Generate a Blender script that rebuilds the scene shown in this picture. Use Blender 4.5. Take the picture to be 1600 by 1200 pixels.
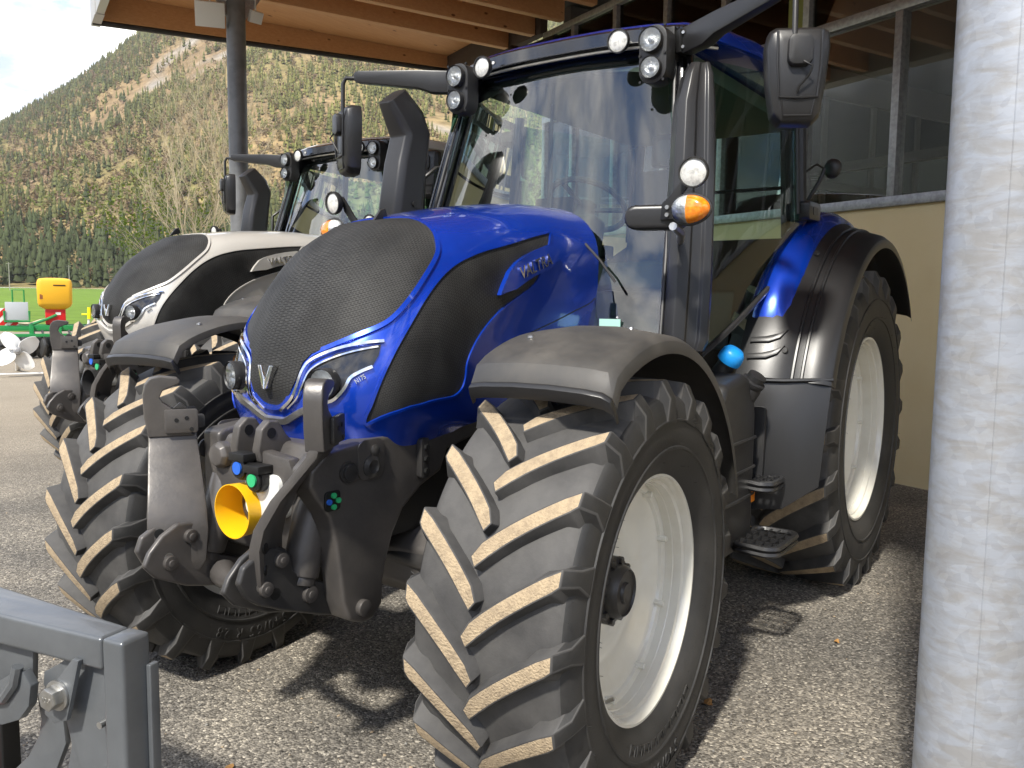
import bpy, bmesh, math, random
import numpy as np
from mathutils import Vector as V, Matrix as MX, Euler
from mathutils.geometry import delaunay_2d_cdt
for o in list(bpy.data.objects): bpy.data.objects.remove(o)
SC=bpy.context.scene
COL=SC.collection
R=math.radians; PI=math.pi
random.seed(7); NR=np.random.RandomState(5)

# ------------------------------------------------------------------ camera
cam=bpy.data.cameras.new('camera'); co=bpy.data.objects.new('camera',cam); COL.objects.link(co)
CAMP=V((4.8856,2.1747,1.5225)); yaw,pit,rol=3.754114,-0.096467,0.010538
fw=V((math.cos(pit)*math.cos(yaw),math.cos(pit)*math.sin(yaw),math.sin(pit)))
rt=fw.cross(V((0,0,1))).normalized(); up=rt.cross(fw)
r2=rt*math.cos(rol)+up*math.sin(rol); u2=up*math.cos(rol)-rt*math.sin(rol)
m=MX((r2,u2,-fw)).transposed().to_4x4(); m.translation=CAMP
co.matrix_world=m
cam.sensor_width=36; cam.sensor_fit='HORIZONTAL'; cam.lens=1305.93/1600*36; cam.clip_start=.05; cam.clip_end=12000
SC.camera=co; SC.cycles.diffuse_bounces=6; SC.cycles.max_bounces=14; SC.cycles.transparent_max_bounces=16

# ------------------------------------------------------------------ sky, sun, exposure
SUN_EL=R(49.5); SUN_AZ=math.atan2(.183,.983)          # azimuth from +X towards +Y
sd=V((math.cos(SUN_EL)*math.cos(SUN_AZ),math.cos(SUN_EL)*math.sin(SUN_AZ),math.sin(SUN_EL)))
W=bpy.data.worlds.new('World'); SC.world=W; W.use_nodes=True
nt=W.node_tree; nt.nodes.clear()
def wn(t,**k):
    n=nt.nodes.new(t)
    for a,b in k.items():
        if a in n.inputs: n.inputs[a].default_value=b
        else: setattr(n,a,b)
    return n
L=nt.links.new
sky=wn('ShaderNodeTexSky',sky_type='NISHITA'); sky.sun_disc=False; sky.sun_elevation=SUN_EL; sky.sun_rotation=PI/2-SUN_AZ
sky.air_density=.7; sky.dust_density=.3; sky.altitude=2600
tc=wn('ShaderNodeTexCoord'); sep=wn('ShaderNodeSeparateXYZ'); L(tc.outputs['Generated'],sep.inputs[0])
def wm(op,a,b=None):
    n=wn('ShaderNodeMath',operation=op)
    for i,x in enumerate((a,b)):
        if x is None: continue
        if isinstance(x,(int,float)): n.inputs[i].default_value=x
        else: L(x,n.inputs[i])
    return n.outputs[0]
zz=wm('ADD',wm('MAXIMUM',sep.outputs[2],0.0),.22)
cx=wm('DIVIDE',sep.outputs[0],zz); cy=wm('DIVIDE',sep.outputs[1],zz)
cmb=wn('ShaderNodeCombineXYZ'); L(cx,cmb.inputs[0]); L(cy,cmb.inputs[1])
nz=wn('ShaderNodeTexNoise',Scale=2.4,Detail=8.0,Roughness=.58); L(cmb.outputs[0],nz.inputs['Vector'])
nz2=wn('ShaderNodeTexNoise',Scale=3.2,Detail=6.0,Roughness=.6); L(cmb.outputs[0],nz2.inputs['Vector'])
rp=wn('ShaderNodeValToRGB'); L(nz.outputs[0],rp.inputs[0]); rp.color_ramp.elements[0].position=.42; rp.color_ramp.elements[1].position=.60
rp2=wn('ShaderNodeValToRGB'); L(nz2.outputs[0],rp2.inputs[0]); rp2.color_ramp.elements[0].position=.36; rp2.color_ramp.elements[1].position=.68
rp2.color_ramp.elements[0].color=(2.7,2.75,2.95,1); rp2.color_ramp.elements[1].color=(9.6,9.3,8.8,1)
mx=wn('ShaderNodeMix',data_type='RGBA'); L(rp.outputs[0],mx.inputs[0]); L(sky.outputs[0],mx.inputs[6]); L(rp2.outputs[0],mx.inputs[7])
bg=wn('ShaderNodeBackground',Strength=.15); L(mx.outputs[2],bg.inputs[0])
wo=wn('ShaderNodeOutputWorld'); L(bg.outputs[0],wo.inputs[0])
sl=bpy.data.lights.new('sun','SUN'); sl.energy=2.4; sl.angle=R(3.5); sl.color=(1,.95,.86)
so=bpy.data.objects.new('sun',sl); COL.objects.link(so); so.rotation_euler=sd.to_track_quat('Z','Y').to_euler(); so.location=(0,0,30)
vs=SC.view_settings; vs.view_transform='Standard'; vs.look='None'; vs.exposure=1.45; vs.gamma=1; vs.use_curve_mapping=False

# ------------------------------------------------------------------ materials
MATS={}
def mat(name,col,rough=.5,metal=0.0,coat=0.0,var=0.0,vscale=8.0,col2=None,thr=(.45,.65),bump=0.0,bscale=60.0,spec=.5,emit=None,coord='Object',detail=5.0,stretch=None,rvar=0.0):
    if name in MATS: return MATS[name]
    m=bpy.data.materials.new(name); m.use_nodes=True; t=m.node_tree; p=t.nodes['Principled BSDF']
    p.inputs['Base Color'].default_value=(*col,1); p.inputs['Roughness'].default_value=rough; p.inputs['Metallic'].default_value=metal
    p.inputs['Coat Weight'].default_value=coat; p.inputs['Coat Roughness'].default_value=.04; p.inputs['Specular IOR Level'].default_value=spec
    lk=t.links.new
    tcn=t.nodes.new('ShaderNodeTexCoord'); src=tcn.outputs[coord]
    if stretch:
        mp=t.nodes.new('ShaderNodeMapping'); mp.inputs['Scale'].default_value=stretch; lk(src,mp.inputs[0]); src=mp.outputs[0]
    if col2 is not None:
        n=t.nodes.new('ShaderNodeTexNoise'); n.inputs['Scale'].default_value=vscale; n.inputs['Detail'].default_value=detail; n.inputs['Roughness'].default_value=.62; lk(src,n.inputs['Vector'])
        r=t.nodes.new('ShaderNodeValToRGB'); lk(n.outputs[0],r.inputs[0])
        r.color_ramp.elements[0].position=thr[0]; r.color_ramp.elements[1].position=thr[1]
        r.color_ramp.elements[0].color=(*col,1); r.color_ramp.elements[1].color=(*col2,1); lk(r.outputs[0],p.inputs['Base Color'])
        if rvar:
            mr=t.nodes.new('ShaderNodeMapRange'); lk(n.outputs[0],mr.inputs[0]); mr.inputs[1].default_value=thr[0]; mr.inputs[2].default_value=thr[1]; mr.inputs[3].default_value=rough; mr.inputs[4].default_value=min(1,rough+rvar); lk(mr.outputs[0],p.inputs['Roughness'])
    if bump:
        n2=t.nodes.new('ShaderNodeTexNoise'); n2.inputs['Scale'].default_value=bscale; n2.inputs['Detail'].default_value=4; lk(src,n2.inputs['Vector'])
        b=t.nodes.new('ShaderNodeBump'); b.inputs['Strength'].default_value=bump; b.inputs['Distance'].default_value=.01; lk(n2.outputs[0],b.inputs['Height']); lk(b.outputs[0],p.inputs['Normal'])
    if emit: p.inputs['Emission Color'].default_value=(*emit[:3],1); p.inputs['Emission Strength'].default_value=emit[3]
    MATS[name]=m; return m
def glass(name,tint,rough=0.0,ior=1.5,boost=1.0):
    m=bpy.data.materials.new(name); m.use_nodes=True; t=m.node_tree; t.nodes.clear(); lk=t.links.new
    tr=t.nodes.new('ShaderNodeBsdfTransparent'); tr.inputs[0].default_value=(*tint,1)
    gl=t.nodes.new('ShaderNodeBsdfGlossy'); gl.inputs['Roughness'].default_value=rough
    fr=t.nodes.new('ShaderNodeFresnel'); fr.inputs[0].default_value=ior
    mu=t.nodes.new('ShaderNodeMath'); mu.operation='MULTIPLY'; mu.use_clamp=True; lk(fr.outputs[0],mu.inputs[0]); mu.inputs[1].default_value=boost
    ms=t.nodes.new('ShaderNodeMixShader'); lk(mu.outputs[0],ms.inputs[0]); lk(tr.outputs[0],ms.inputs[1]); lk(gl.outputs[0],ms.inputs[2])
    o=t.nodes.new('ShaderNodeOutputMaterial'); lk(ms.outputs[0],o.inputs[0]); MATS[name]=m; return m
DUST=(.20,.17,.13)
BLUE=mat('blue metallic paint',(.002,.046,.46),.26,.45,1.0,spec=.6,col2=(.003,.055,.53),vscale=3)
WHITE=mat('pearl white paint',(.56,.54,.50),.3,.1,.9)
MESH=mat('black mesh',(.022,.022,.022),.55)
PLAST=mat('black plastic',(.022,.022,.023),.42,col2=(.03,.029,.028),vscale=9,bump=.06,bscale=500)
PLASTS=mat('satin black plastic',(.020,.020,.021),.33,bump=.05,bscale=600)
FENDER=mat('grey plastic with dust',(.040,.039,.038),.46,col2=(.085,.078,.068),vscale=5,thr=(.35,.72),bump=.05,bscale=450,rvar=.2)
CAST=mat('grey cast paint',(.085,.079,.075),.34,.3,col2=(.118,.107,.097),vscale=6,thr=(.4,.7),bump=.05,bscale=90,rvar=.15)
CASTD=mat('dark grey paint',(.040,.039,.039),.38,.25,col2=(.060,.056,.052),vscale=6,thr=(.4,.7),bump=.04,bscale=120)
RUB=mat('tyre rubber',(.022,.022,.022),.55,col2=(.052,.049,.045),vscale=4.5,thr=(.40,.80),bump=.08,bscale=140,detail=7,rvar=.2)
TREAD=mat('dusty tread rubber',(.082,.079,.075),.7,col2=(.034,.033,.033),vscale=5,thr=(.40,.72),bump=.08,bscale=140,detail=8)
DIRT=mat('dried dirt on lug',(.42,.325,.21),.95,col2=(.20,.155,.105),vscale=30,thr=(.42,.82),bump=.7,bscale=160,detail=6)
RIM=mat('cream rim paint',(.82,.80,.71),.22,0,.7,col2=(.76,.73,.63),vscale=5)
CHROME=mat('chrome',(.78,.78,.78),.08,1.0)
STEEL=mat('zinc steel',(.50,.50,.49),.32,.9,col2=(.40,.39,.36),vscale=20)
BLACK=mat('deep black',(.008,.008,.008),.5)
GLOSSB=mat('gloss black',(.010,.010,.012),.12,0,.6)
LEDW=mat('led lens',(.72,.72,.68),.25,0,.8,col2=(.45,.45,.43),vscale=40)
AMBER=mat('amber lens',(.80,.20,.01),.15,0,.9,col2=(.9,.34,.02),vscale=50)
REFL=mat('lamp reflector',(.80,.80,.80),.28,.55,bump=.6,bscale=90)
YEL=mat('yellow plastic',(.85,.47,.008),.38)
ORG=mat('orange plastic',(.80,.24,.008),.4)
RED=mat('red plastic',(.55,.012,.012),.4)
WPL=mat('white plastic',(.72,.72,.68),.35)
CAPB=mat('blue cap plastic',(.012,.30,.80),.4)
GRNB=mat('green plastic',(.03,.42,.16),.4)
BLUB=mat('blue plastic',(.02,.12,.55),.4)
SEAT=mat('seat fabric',(.02,.02,.02),.9)
LINER=mat('cab liner',(.16,.16,.15),.8)
NOTE=mat('pale green note',(.42,.72,.62),.6)
WIND=glass('windscreen glass',(.78,.93,.87),0,1.52,3.2)
SIDEG=glass('tinted side glass',(.60,.88,.76),0,1.5,1.6)
CLEAR=glass('clear lens',(.93,.95,.95),0,1.45,1.2)
def grille_mat():
    m=MATS['black mesh']; t=m.node_tree; lk=t.links.new; p=t.nodes['Principled BSDF']; p.inputs['Roughness'].default_value=.6; p.inputs['Specular IOR Level'].default_value=.22
    g=t.nodes.new('ShaderNodeUVMap')
    k=t.nodes.new('ShaderNodeTexBrick'); lk(g.outputs[0],k.inputs['Vector']); k.inputs['Scale'].default_value=1; k.inputs['Brick Width'].default_value=.013; k.inputs['Row Height'].default_value=.0075; k.inputs['Mortar Size'].default_value=.0022; k.inputs['Mortar Smooth'].default_value=.4
    k.inputs['Color1'].default_value=(.007,.007,.007,1); k.inputs['Color2'].default_value=(.016,.016,.015,1); k.inputs['Mortar'].default_value=(.036,.0355,.0345,1)
    o=t.nodes.new('ShaderNodeTexCoord'); n=t.nodes.new('ShaderNodeTexNoise'); n.inputs['Scale'].default_value=6; n.inputs['Detail'].default_value=6; lk(o.outputs['Object'],n.inputs['Vector'])
    mr=t.nodes.new('ShaderNodeMapRange'); lk(n.outputs[0],mr.inputs[0]); mr.inputs[1].default_value=.3; mr.inputs[2].default_value=.7; mr.inputs[3].default_value=.65; mr.inputs[4].default_value=1.35
    mu=t.nodes.new('ShaderNodeVectorMath'); mu.operation='SCALE'; lk(k.outputs[0],mu.inputs[0]); lk(mr.outputs[0],mu.inputs['Scale']); lk(mu.outputs[0],p.inputs['Base Color'])
    b=t.nodes.new('ShaderNodeBump'); b.inputs['Strength'].default_value=.5; b.inputs['Distance'].default_value=.002; lk(k.outputs['Fac'],b.inputs['Height']); lk(b.outputs[0],p.inputs['Normal'])
grille_mat()

# ------------------------------------------------------------------ mesh helpers
class MB:
    def __init__(s): s.v=[]; s.f=[]; s.m=[]
    def add(s,vs,fs,mi=0):
        o=len(s.v); s.v+= [tuple(x) for x in vs]; s.f+=[tuple(i+o for i in f) for f in fs]; s.m+=[mi]*len(fs); return s
    def box(s,lo,hi,mi=0,T=None):
        (a,b,c),(d,e,f)=lo,hi
        vs=[(a,b,c),(d,b,c),(d,e,c),(a,e,c),(a,b,f),(d,b,f),(d,e,f),(a,e,f)]
        if T: vs=[T@V(x) for x in vs]
        return s.add(vs,[(3,2,1,0),(4,5,6,7),(0,1,5,4),(1,2,6,5),(2,3,7,6),(3,0,4,7)],mi)
    def cyl(s,p0,p1,r0,r1=None,n=16,caps=True,mi=0):
        p0,p1=V(p0),V(p1); r1=r0 if r1 is None else r1; ax=(p1-p0).normalized()
        a=ax.orthogonal().normalized(); b=ax.cross(a); vs=[]
        for p,r in ((p0,r0),(p1,r1)):
            for i in range(n): t=2*PI*i/n; vs.append(p+a*(r*math.cos(t))+b*(r*math.sin(t)))
        fs=[(i,(i+1)%n,n+(i+1)%n,n+i) for i in range(n)]
        if caps: fs+=[tuple(range(n-1,-1,-1)),tuple(range(n,2*n))]
        return s.add(vs,fs,mi)
    def tube(s,pts,r,n=8,mi=0,closed=False,caps=True):
        pts=[V(p) for p in pts]; k=len(pts); rs=r if isinstance(r,(list,tuple)) else [r]*k; vs=[]; a=None
        for i,p in enumerate(pts):
            if closed: d=pts[(i+1)%k]-pts[i-1]
            else: d=pts[min(i+1,k-1)]-pts[max(i-1,0)]
            d.normalize()
            if a is None: a=d.orthogonal().normalized()
            else:
                a=(a-d*a.dot(d)); a=a.normalized() if a.length>1e-6 else d.orthogonal().normalized()
            b=d.cross(a)
            for j in range(n): t=2*PI*j/n; vs.append(p+a*(rs[i]*math.cos(t))+b*(rs[i]*math.sin(t)))
        fs=[]
        for i in range(k if closed else k-1):
            for j in range(n): fs.append((i*n+j,i*n+(j+1)%n,((i+1)%k)*n+(j+1)%n,((i+1)%k)*n+j))
        if caps and not closed: fs+=[tuple(range(n-1,-1,-1)),tuple((k-1)*n+j for j in range(n))]
        return s.add(vs,fs,mi)
    def lathe(s,prof,o=(0,0,0),ax=(0,1,0),n=48,mi=0,a0=0,a1=2*PI):
        o=V(o); ax=V(ax).normalized(); a=V((1,0,0)) if abs(ax.x)<.9 else V((0,0,1)); a=(a-ax*a.dot(ax)).normalized(); b=a.cross(ax)
        full=abs(a1-a0-2*PI)<1e-6; c=n if full else n+1; vs=[]
        for i in range(c):
            t=a0+(a1-a0)*i/n
            for r,h in prof: vs.append(o+ax*h+a*(r*math.cos(t))+b*(r*math.sin(t)))
        k=len(prof); fs=[]
        for i in range(n):
            j=(i+1)%c
            for q in range(k-1): fs.append((i*k+q,i*k+q+1,j*k+q+1,j*k+q))
        return s.add(vs,fs,mi)
    def prism(s,poly,fn,w0,w1,mi=0):
        n=len(poly); vs=[fn(u,v,w0) for u,v in poly]+[fn(u,v,w1) for u,v in poly]
        fs=[tuple(range(n)),tuple(range(2*n-1,n-1,-1))]+[(i,n+i,n+(i+1)%n,(i+1)%n) for i in range(n)]
        return s.add(vs,fs,mi)
    def grid(s,fn,us,vs_,mi=0):
        vs=[fn(u,v) for u in us for v in vs_]; k=len(vs_)
        fs=[(i*k+j,(i+1)*k+j,(i+1)*k+j+1,i*k+j+1) for i in range(len(us)-1) for j in range(k-1)]
        return s.add(vs,fs,mi)
    def build(s,name,mats,parent=None,smooth=40,bevel=0,seg=2,fix=True,thick=0,sub=0):
        me=bpy.data.meshes.new(name); bm=bmesh.new()
        bv=[bm.verts.new(x) for x in s.v]
        for f,mi in zip(s.f,s.m):
            try: q=bm.faces.new([bv[i] for i in f]); q.material_index=mi
            except ValueError: pass
        if fix:
            bmesh.ops.remove_doubles(bm,verts=bm.verts,dist=1e-5); bmesh.ops.recalc_face_normals(bm,faces=bm.faces)
        if thick:
            bmesh.ops.solidify(bm,geom=bm.faces[:],thickness=thick)
        if bevel:
            es=[e for e in bm.edges if len(e.link_faces)==2 and e.calc_face_angle(0)>R(28)]
            bmesh.ops.bevel(bm,geom=es,offset=bevel,segments=seg,profile=.6,affect='EDGES',clamp_overlap=True)
        bm.to_mesh(me); bm.free()
        if smooth:
            me.shade_smooth(); me.set_sharp_from_angle(angle=R(smooth))
        for mt in (mats if isinstance(mats,(list,tuple)) else [mats]): me.materials.append(mt)
        o=bpy.data.objects.new(name,me); COL.objects.link(o)
        if parent: o.parent=parent
        return o
def inst(o,parent=None,loc=None,rot=None):
    c=o.copy(); COL.objects.link(c)
    c.parent=parent if parent else o.parent
    if loc is not None: c.location=loc
    if rot is not None: c.rotation_euler=rot
    return c
def tag(o,label=None,cat=None,group=None,kind=None):
    for k,v in (('label',label),('category',cat),('group',group),('kind',kind)):
        if v: o[k]=v
    return o
def empty(name,loc=(0,0,0),rz=0,parent=None):
    o=bpy.data.objects.new(name,None); COL.objects.link(o); o.location=loc; o.rotation_euler=(0,0,rz); o.empty_display_size=.2
    if parent: o.parent=parent
    return o
def copy_tree(o,parent=None,swap=None,skip=()):
    c=o.copy(); COL.objects.link(c); c.parent=parent
    for ch in o.children:
        if ch.name.split('.')[0] in skip: continue
        copy_tree(ch,c,swap,skip)
    return c
def text_mesh(body,size=1.0,ext=.01,space=1.0,bold=0.0,shear=0):
    cu=bpy.data.curves.new('lettering','FONT'); cu.body=body; cu.size=size; cu.extrude=ext; cu.align_x='CENTER'; cu.align_y='CENTER'; cu.space_character=space; cu.offset=bold; cu.shear=shear; cu.resolution_u=3
    o=bpy.data.objects.new('lettering',cu); COL.objects.link(o); dg=bpy.context.evaluated_depsgraph_get(); dg.update()
    me=bpy.data.meshes.new_from_object(o.evaluated_get(dg)); bpy.data.objects.remove(o); bpy.data.curves.remove(cu)
    return me
def text_obj(name,body,fn,mat_,parent,**k):
    me=text_mesh(body,**k)
    for v in me.vertices: v.co=fn(*v.co)
    me.materials.clear(); me.materials.append(mat_); me.update()
    o=bpy.data.objects.new(name,me); COL.objects.link(o); o.parent=parent; return o
XZ=lambda y:(lambda u,v,w:(u,w,v))          # outline in x,z; extruded along y
ident=lambda u,v,w:(u,w,v)
def rrect(x0,x1,y0,y1,r,n=4):
    o=[]
    for cx_,cy_,a in ((x1-r,y1-r,0),(x0+r,y1-r,90),(x0+r,y0+r,180),(x1-r,y0+r,270)):
        for i in range(n+1): t=R(a+90*i/n); o.append((cx_+r*math.cos(t),cy_+r*math.sin(t)))
    return o
def catmull(pts,u):
    n=len(pts)-1; x=min(max(u,0),1)*n; i=min(int(x),n-1); f=x-i
    P=[pts[min(max(k,0),n)] for k in (i-1,i,i+1,i+2)]
    if not isinstance(P[0],(tuple,list)): P=[(p,) for p in P]
    d=len(P[0])
    if i==0: P[0]=tuple(2*P[1][k]-P[2][k] for k in range(d))
    if i==n-1: P[3]=tuple(2*P[2][k]-P[1][k] for k in range(d))
    return [.5*(2*P[1][k]+(-P[0][k]+P[2][k])*f+(2*P[0][k]-5*P[1][k]+4*P[2][k]-P[3][k])*f*f+(-P[0][k]+3*P[1][k]-3*P[2][k]+P[3][k])*f**3) for k in range(d)]
def dense(pts,n=6,closed=False):
    out=[]; k=len(pts)
    if not closed:
        for i in range((k-1)*n+1): out.append(tuple(catmull(pts,i/((k-1)*n))))
        return out
    P=list(pts)+[pts[0]]
    for i in range(k):
        for j in range(n):
            a,b=P[i],P[i+1]; f=j/n; out.append(tuple(a[q]+(b[q]-a[q])*f for q in range(len(a))))
    return out
# ------------------------------------------------------------------ ground, meadow, mountains
def ground_mat():
    m=bpy.data.materials.new('gravelly asphalt'); m.use_nodes=True; t=m.node_tree; lk=t.links.new; p=t.nodes['Principled BSDF']; p.inputs['Roughness'].default_value=.85; p.inputs['Specular IOR Level'].default_value=.25
    g=t.nodes.new('ShaderNodeTexCoord')
    wp=t.nodes.new('ShaderNodeTexNoise'); wp.inputs['Scale'].default_value=40; lk(g.outputs['Object'],wp.inputs['Vector'])
    vm=t.nodes.new('ShaderNodeVectorMath'); vm.operation='MULTIPLY_ADD'; lk(wp.outputs['Color'],vm.inputs[0]); vm.inputs[1].default_value=(.012,.012,0); lk(g.outputs['Object'],vm.inputs[2])
    v=t.nodes.new('ShaderNodeTexVoronoi'); v.inputs['Scale'].default_value=105; lk(vm.outputs[0],v.inputs['Vector'])
    v2=t.nodes.new('ShaderNodeTexVoronoi'); v2.inputs['Scale'].default_value=48; lk(vm.outputs[0],v2.inputs['Vector'])
    sp=t.nodes.new('ShaderNodeSeparateColor'); lk(v.outputs['Color'],sp.inputs[0])
    r=t.nodes.new('ShaderNodeValToRGB'); lk(sp.outputs[0],r.inputs[0]); e=r.color_ramp.elements
    e[0].position=0; e[0].color=(.09,.085,.078,1); e[1].position=1; e[1].color=(.52,.49,.43,1)
    for q,c in ((.35,(.16,.151,.137)),(.7,(.245,.231,.209)),(.92,(.34,.317,.28))):
        x=e.new(q); x.color=(*c,1)
    n=t.nodes.new('ShaderNodeTexNoise'); n.inputs['Scale'].default_value=1.1; n.inputs['Detail'].default_value=6; lk(g.outputs['Object'],n.inputs['Vector'])
    r2=t.nodes.new('ShaderNodeValToRGB'); lk(n.outputs[0],r2.inputs[0]); r2.color_ramp.elements[0].position=.3; r2.color_ramp.elements[0].color=(.60,.595,.59,1); r2.color_ramp.elements[1].position=.7; r2.color_ramp.elements[1].color=(1.16,1.11,1.02,1)
    mu=t.nodes.new('ShaderNodeMix'); mu.data_type='RGBA'; mu.blend_type='MULTIPLY'; mu.inputs[0].default_value=1; lk(r.outputs[0],mu.inputs[6]); lk(r2.outputs[0],mu.inputs[7])
    # dusty track towards the yard's far end
    sx=t.nodes.new('ShaderNodeSeparateXYZ'); lk(g.outputs['Object'],sx.inputs[0])
    mr=t.nodes.new('ShaderNodeMapRange'); lk(sx.outputs[1],mr.inputs[0]); mr.inputs[1].default_value=-3.5; mr.inputs[2].default_value=-9; mr.inputs[3].default_value=0; mr.inputs[4].default_value=.62
    dm=t.nodes.new('ShaderNodeMix'); dm.data_type='RGBA'; lk(mr.outputs[0],dm.inputs[0]); lk(mu.outputs[2],dm.inputs[6]); dm.inputs[7].default_value=(.33,.275,.20,1)
    lk(dm.outputs[2],p.inputs['Base Color'])
    iv=t.nodes.new('ShaderNodeMath'); iv.operation='MULTIPLY_ADD'; lk(v.outputs['Distance'],iv.inputs[0]); iv.inputs[1].default_value=-1.0; lk(v2.outputs['Distance'],iv.inputs[2])
    b=t.nodes.new('ShaderNodeBump'); b.inputs['Strength'].default_value=.85; b.inputs['Distance'].default_value=.007; lk(iv.outputs[0],b.inputs['Height']); lk(b.outputs[0],p.inputs['Normal'])
    return m
GMAT=ground_mat()
b=MB(); us=[-9000,-300,-60,-20,-8,0,4,8,20,60,300,9000]; b.grid(lambda x,y:(x,y,0),us,us)
tag(b.build('ground',GMAT,smooth=0,fix=False),kind='structure')
C0=np.array([4.9,2.2])
def polar(az,r): return C0[0]+r*np.cos(np.radians(az)),C0[1]+r*np.sin(np.radians(az))
RA=[150,165,180,188,196,204,212,220,226,231,235,238,240,242,244,246,250,254,262,280,300]
RE=[7,8,10,12,14,16,18,19,20,19.6,18.2,15.9,14.25,12.6,11.1,9.7,8.0,6.4,4.6,4,5]
def fbm(x,y,sc,seed,octv=4):
    rs=np.random.RandomState(seed); o=np.zeros_like(x); a=1.0
    for k in range(octv):
        for j in range(3):
            d=rs.uniform(0,2*np.pi); f=sc*2**k*rs.uniform(.8,1.25); o+=a*np.sin((x*np.cos(d)+y*np.sin(d))*f+rs.uniform(0,6.28))/3
        a*=.55
    return o
R0,R1=430.,1500.
def mz(az,r):
    az=np.asarray(az,float); r=np.asarray(r,float); x,y=polar(az,r)
    H=R1*np.tan(np.radians(np.interp(az,RA,RE)))-5
    f=np.clip((r-R0)/(R1-R0),0,1.2)
    bow=np.minimum(f,1)**1.08
    z=6+H*bow-np.maximum(f-1,0)*H*1.6
    z+=fbm(x,y,.010,3)*np.minimum(f*4,1)*11+fbm(x,y,.045,4,2)*np.minimum(f*4,1)*3.0
    return z
def rockf(az,r):
    x,y=polar(az,r); el=np.degrees(np.arctan2(mz(az,r),r))
    n=fbm(x,y*1.0,.016,11,4)
    k=np.clip((el-8)/5,0,1)*np.clip((243-az)/6,0,1)
    return n*k
def colour_mesh(name,verts,faces,cols,mt,kind,smooth=False):
    me=bpy.data.meshes.new(name); nv=len(verts); nf=len(faces); k=faces.shape[1]
    me.vertices.add(nv); me.vertices.foreach_set('co',np.asarray(verts,np.float32).ravel())
    me.loops.add(nf*k); me.loops.foreach_set('vertex_index',faces.astype(np.int32).ravel())
    me.polygons.add(nf); me.polygons.foreach_set('loop_start',np.arange(0,nf*k,k,dtype=np.int32)); me.polygons.foreach_set('loop_total',np.full(nf,k,np.int32))
    me.update(calc_edges=True)
    ca=me.color_attributes.new('Col','FLOAT_COLOR','POINT'); ca.data.foreach_set('color',np.c_[cols,np.ones(nv)].astype(np.float32).ravel())
    if smooth: me.shade_smooth()
    me.materials.append(mt); o=bpy.data.objects.new(name,me); COL.objects.link(o); tag(o,kind=kind); return o
def attr_mat(name,rough=.9,vscale=.2,amp=.35,tr=0.0):
    m=bpy.data.materials.new(name); m.use_nodes=True; t=m.node_tree; lk=t.links.new; p=t.nodes['Principled BSDF']; p.inputs['Roughness'].default_value=rough; p.inputs['Specular IOR Level'].default_value=.1
    a=t.nodes.new('ShaderNodeAttribute'); a.attribute_name='Col'
    g=t.nodes.new('ShaderNodeTexCoord'); n=t.nodes.new('ShaderNodeTexNoise'); n.inputs['Scale'].default_value=vscale; n.inputs['Detail'].default_value=8; n.inputs['Roughness'].default_value=.7; lk(g.outputs['Object'],n.inputs['Vector'])
    mr=t.nodes.new('ShaderNodeMapRange'); lk(n.outputs[0],mr.inputs[0]); mr.inputs[1].default_value=.3; mr.inputs[2].default_value=.7; mr.inputs[3].default_value=1-amp; mr.inputs[4].default_value=1+amp
    mu=t.nodes.new('ShaderNodeVectorMath'); mu.operation='SCALE'; lk(a.outputs['Color'],mu.inputs[0]); lk(mr.outputs[0],mu.inputs['Scale']); lk(mu.outputs[0],p.inputs['Base Color'])
    return m
# meadow : rises gently to the foot of the slope
azs=np.linspace(150,300,76); rs_=np.array([44,47,52,60,75,100,140,200,280,360,432])
A,Rr_=np.meshgrid(azs,rs_,indexing='ij'); X,Y=polar(A,Rr_+ (Rr_<50)*1.2*np.sin(A*1.7)); Z=.02+6.0*((Rr_-44)/388)**1.1+.05*np.sin(A*.9+Rr_*.05)
idx=np.arange(A.size).reshape(A.shape); FQ=np.stack([idx[:-1,:-1],idx[1:,:-1],idx[1:,1:],idx[:-1,1:]],-1).reshape(-1,4)
gcol=np.stack([.125+0*X,.20+0*X,.030+0*X],-1).reshape(-1,3)*(1+.12*fbm(X,Y,.06,21,3)).reshape(-1,1)
colour_mesh('meadow',np.stack([X,Y,Z],-1).reshape(-1,3),FQ,gcol,attr_mat('meadow grass',.9,.6,.3),'structure',True)
# mountain slope
azs=np.linspace(150,300,301); rs_=np.concatenate([np.linspace(425,R1,110),[1540,1600,1700,1850]])
A,Rr_=np.meshgrid(azs,rs_,indexing='ij'); X,Y=polar(A,Rr_); Z=mz(A,Rr_)
idx=np.arange(A.size).reshape(A.shape); FQ=np.stack([idx[:-1,:-1],idx[1:,:-1],idx[1:,1:],idx[:-1,1:]],-1).reshape(-1,4)
rk=np.clip((rockf(A,Rr_)-.50)/.25,0,1)[...,None]; dn=np.clip(fbm(X,Y,.012,31,4)*.6+.5,0,1)[...,None]
tc_=np.array([.30,.215,.10])*(1-dn)+np.array([.20,.14,.08])*dn; grn=np.clip((fbm(X,Y,.02,32,3))*.8+.1,0,1)[...,None]*.75
tc_=tc_*(1-grn)+np.array([.16,.165,.055])*grn; tc_=tc_*(1-rk)+np.array([.29,.27,.24])*rk
mtn=colour_mesh('mountain',np.stack([X,Y,Z],-1).reshape(-1,3),FQ,tc_.reshape(-1,3),attr_mat('mountain slope',.95,.09,.45),'structure',True)
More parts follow.
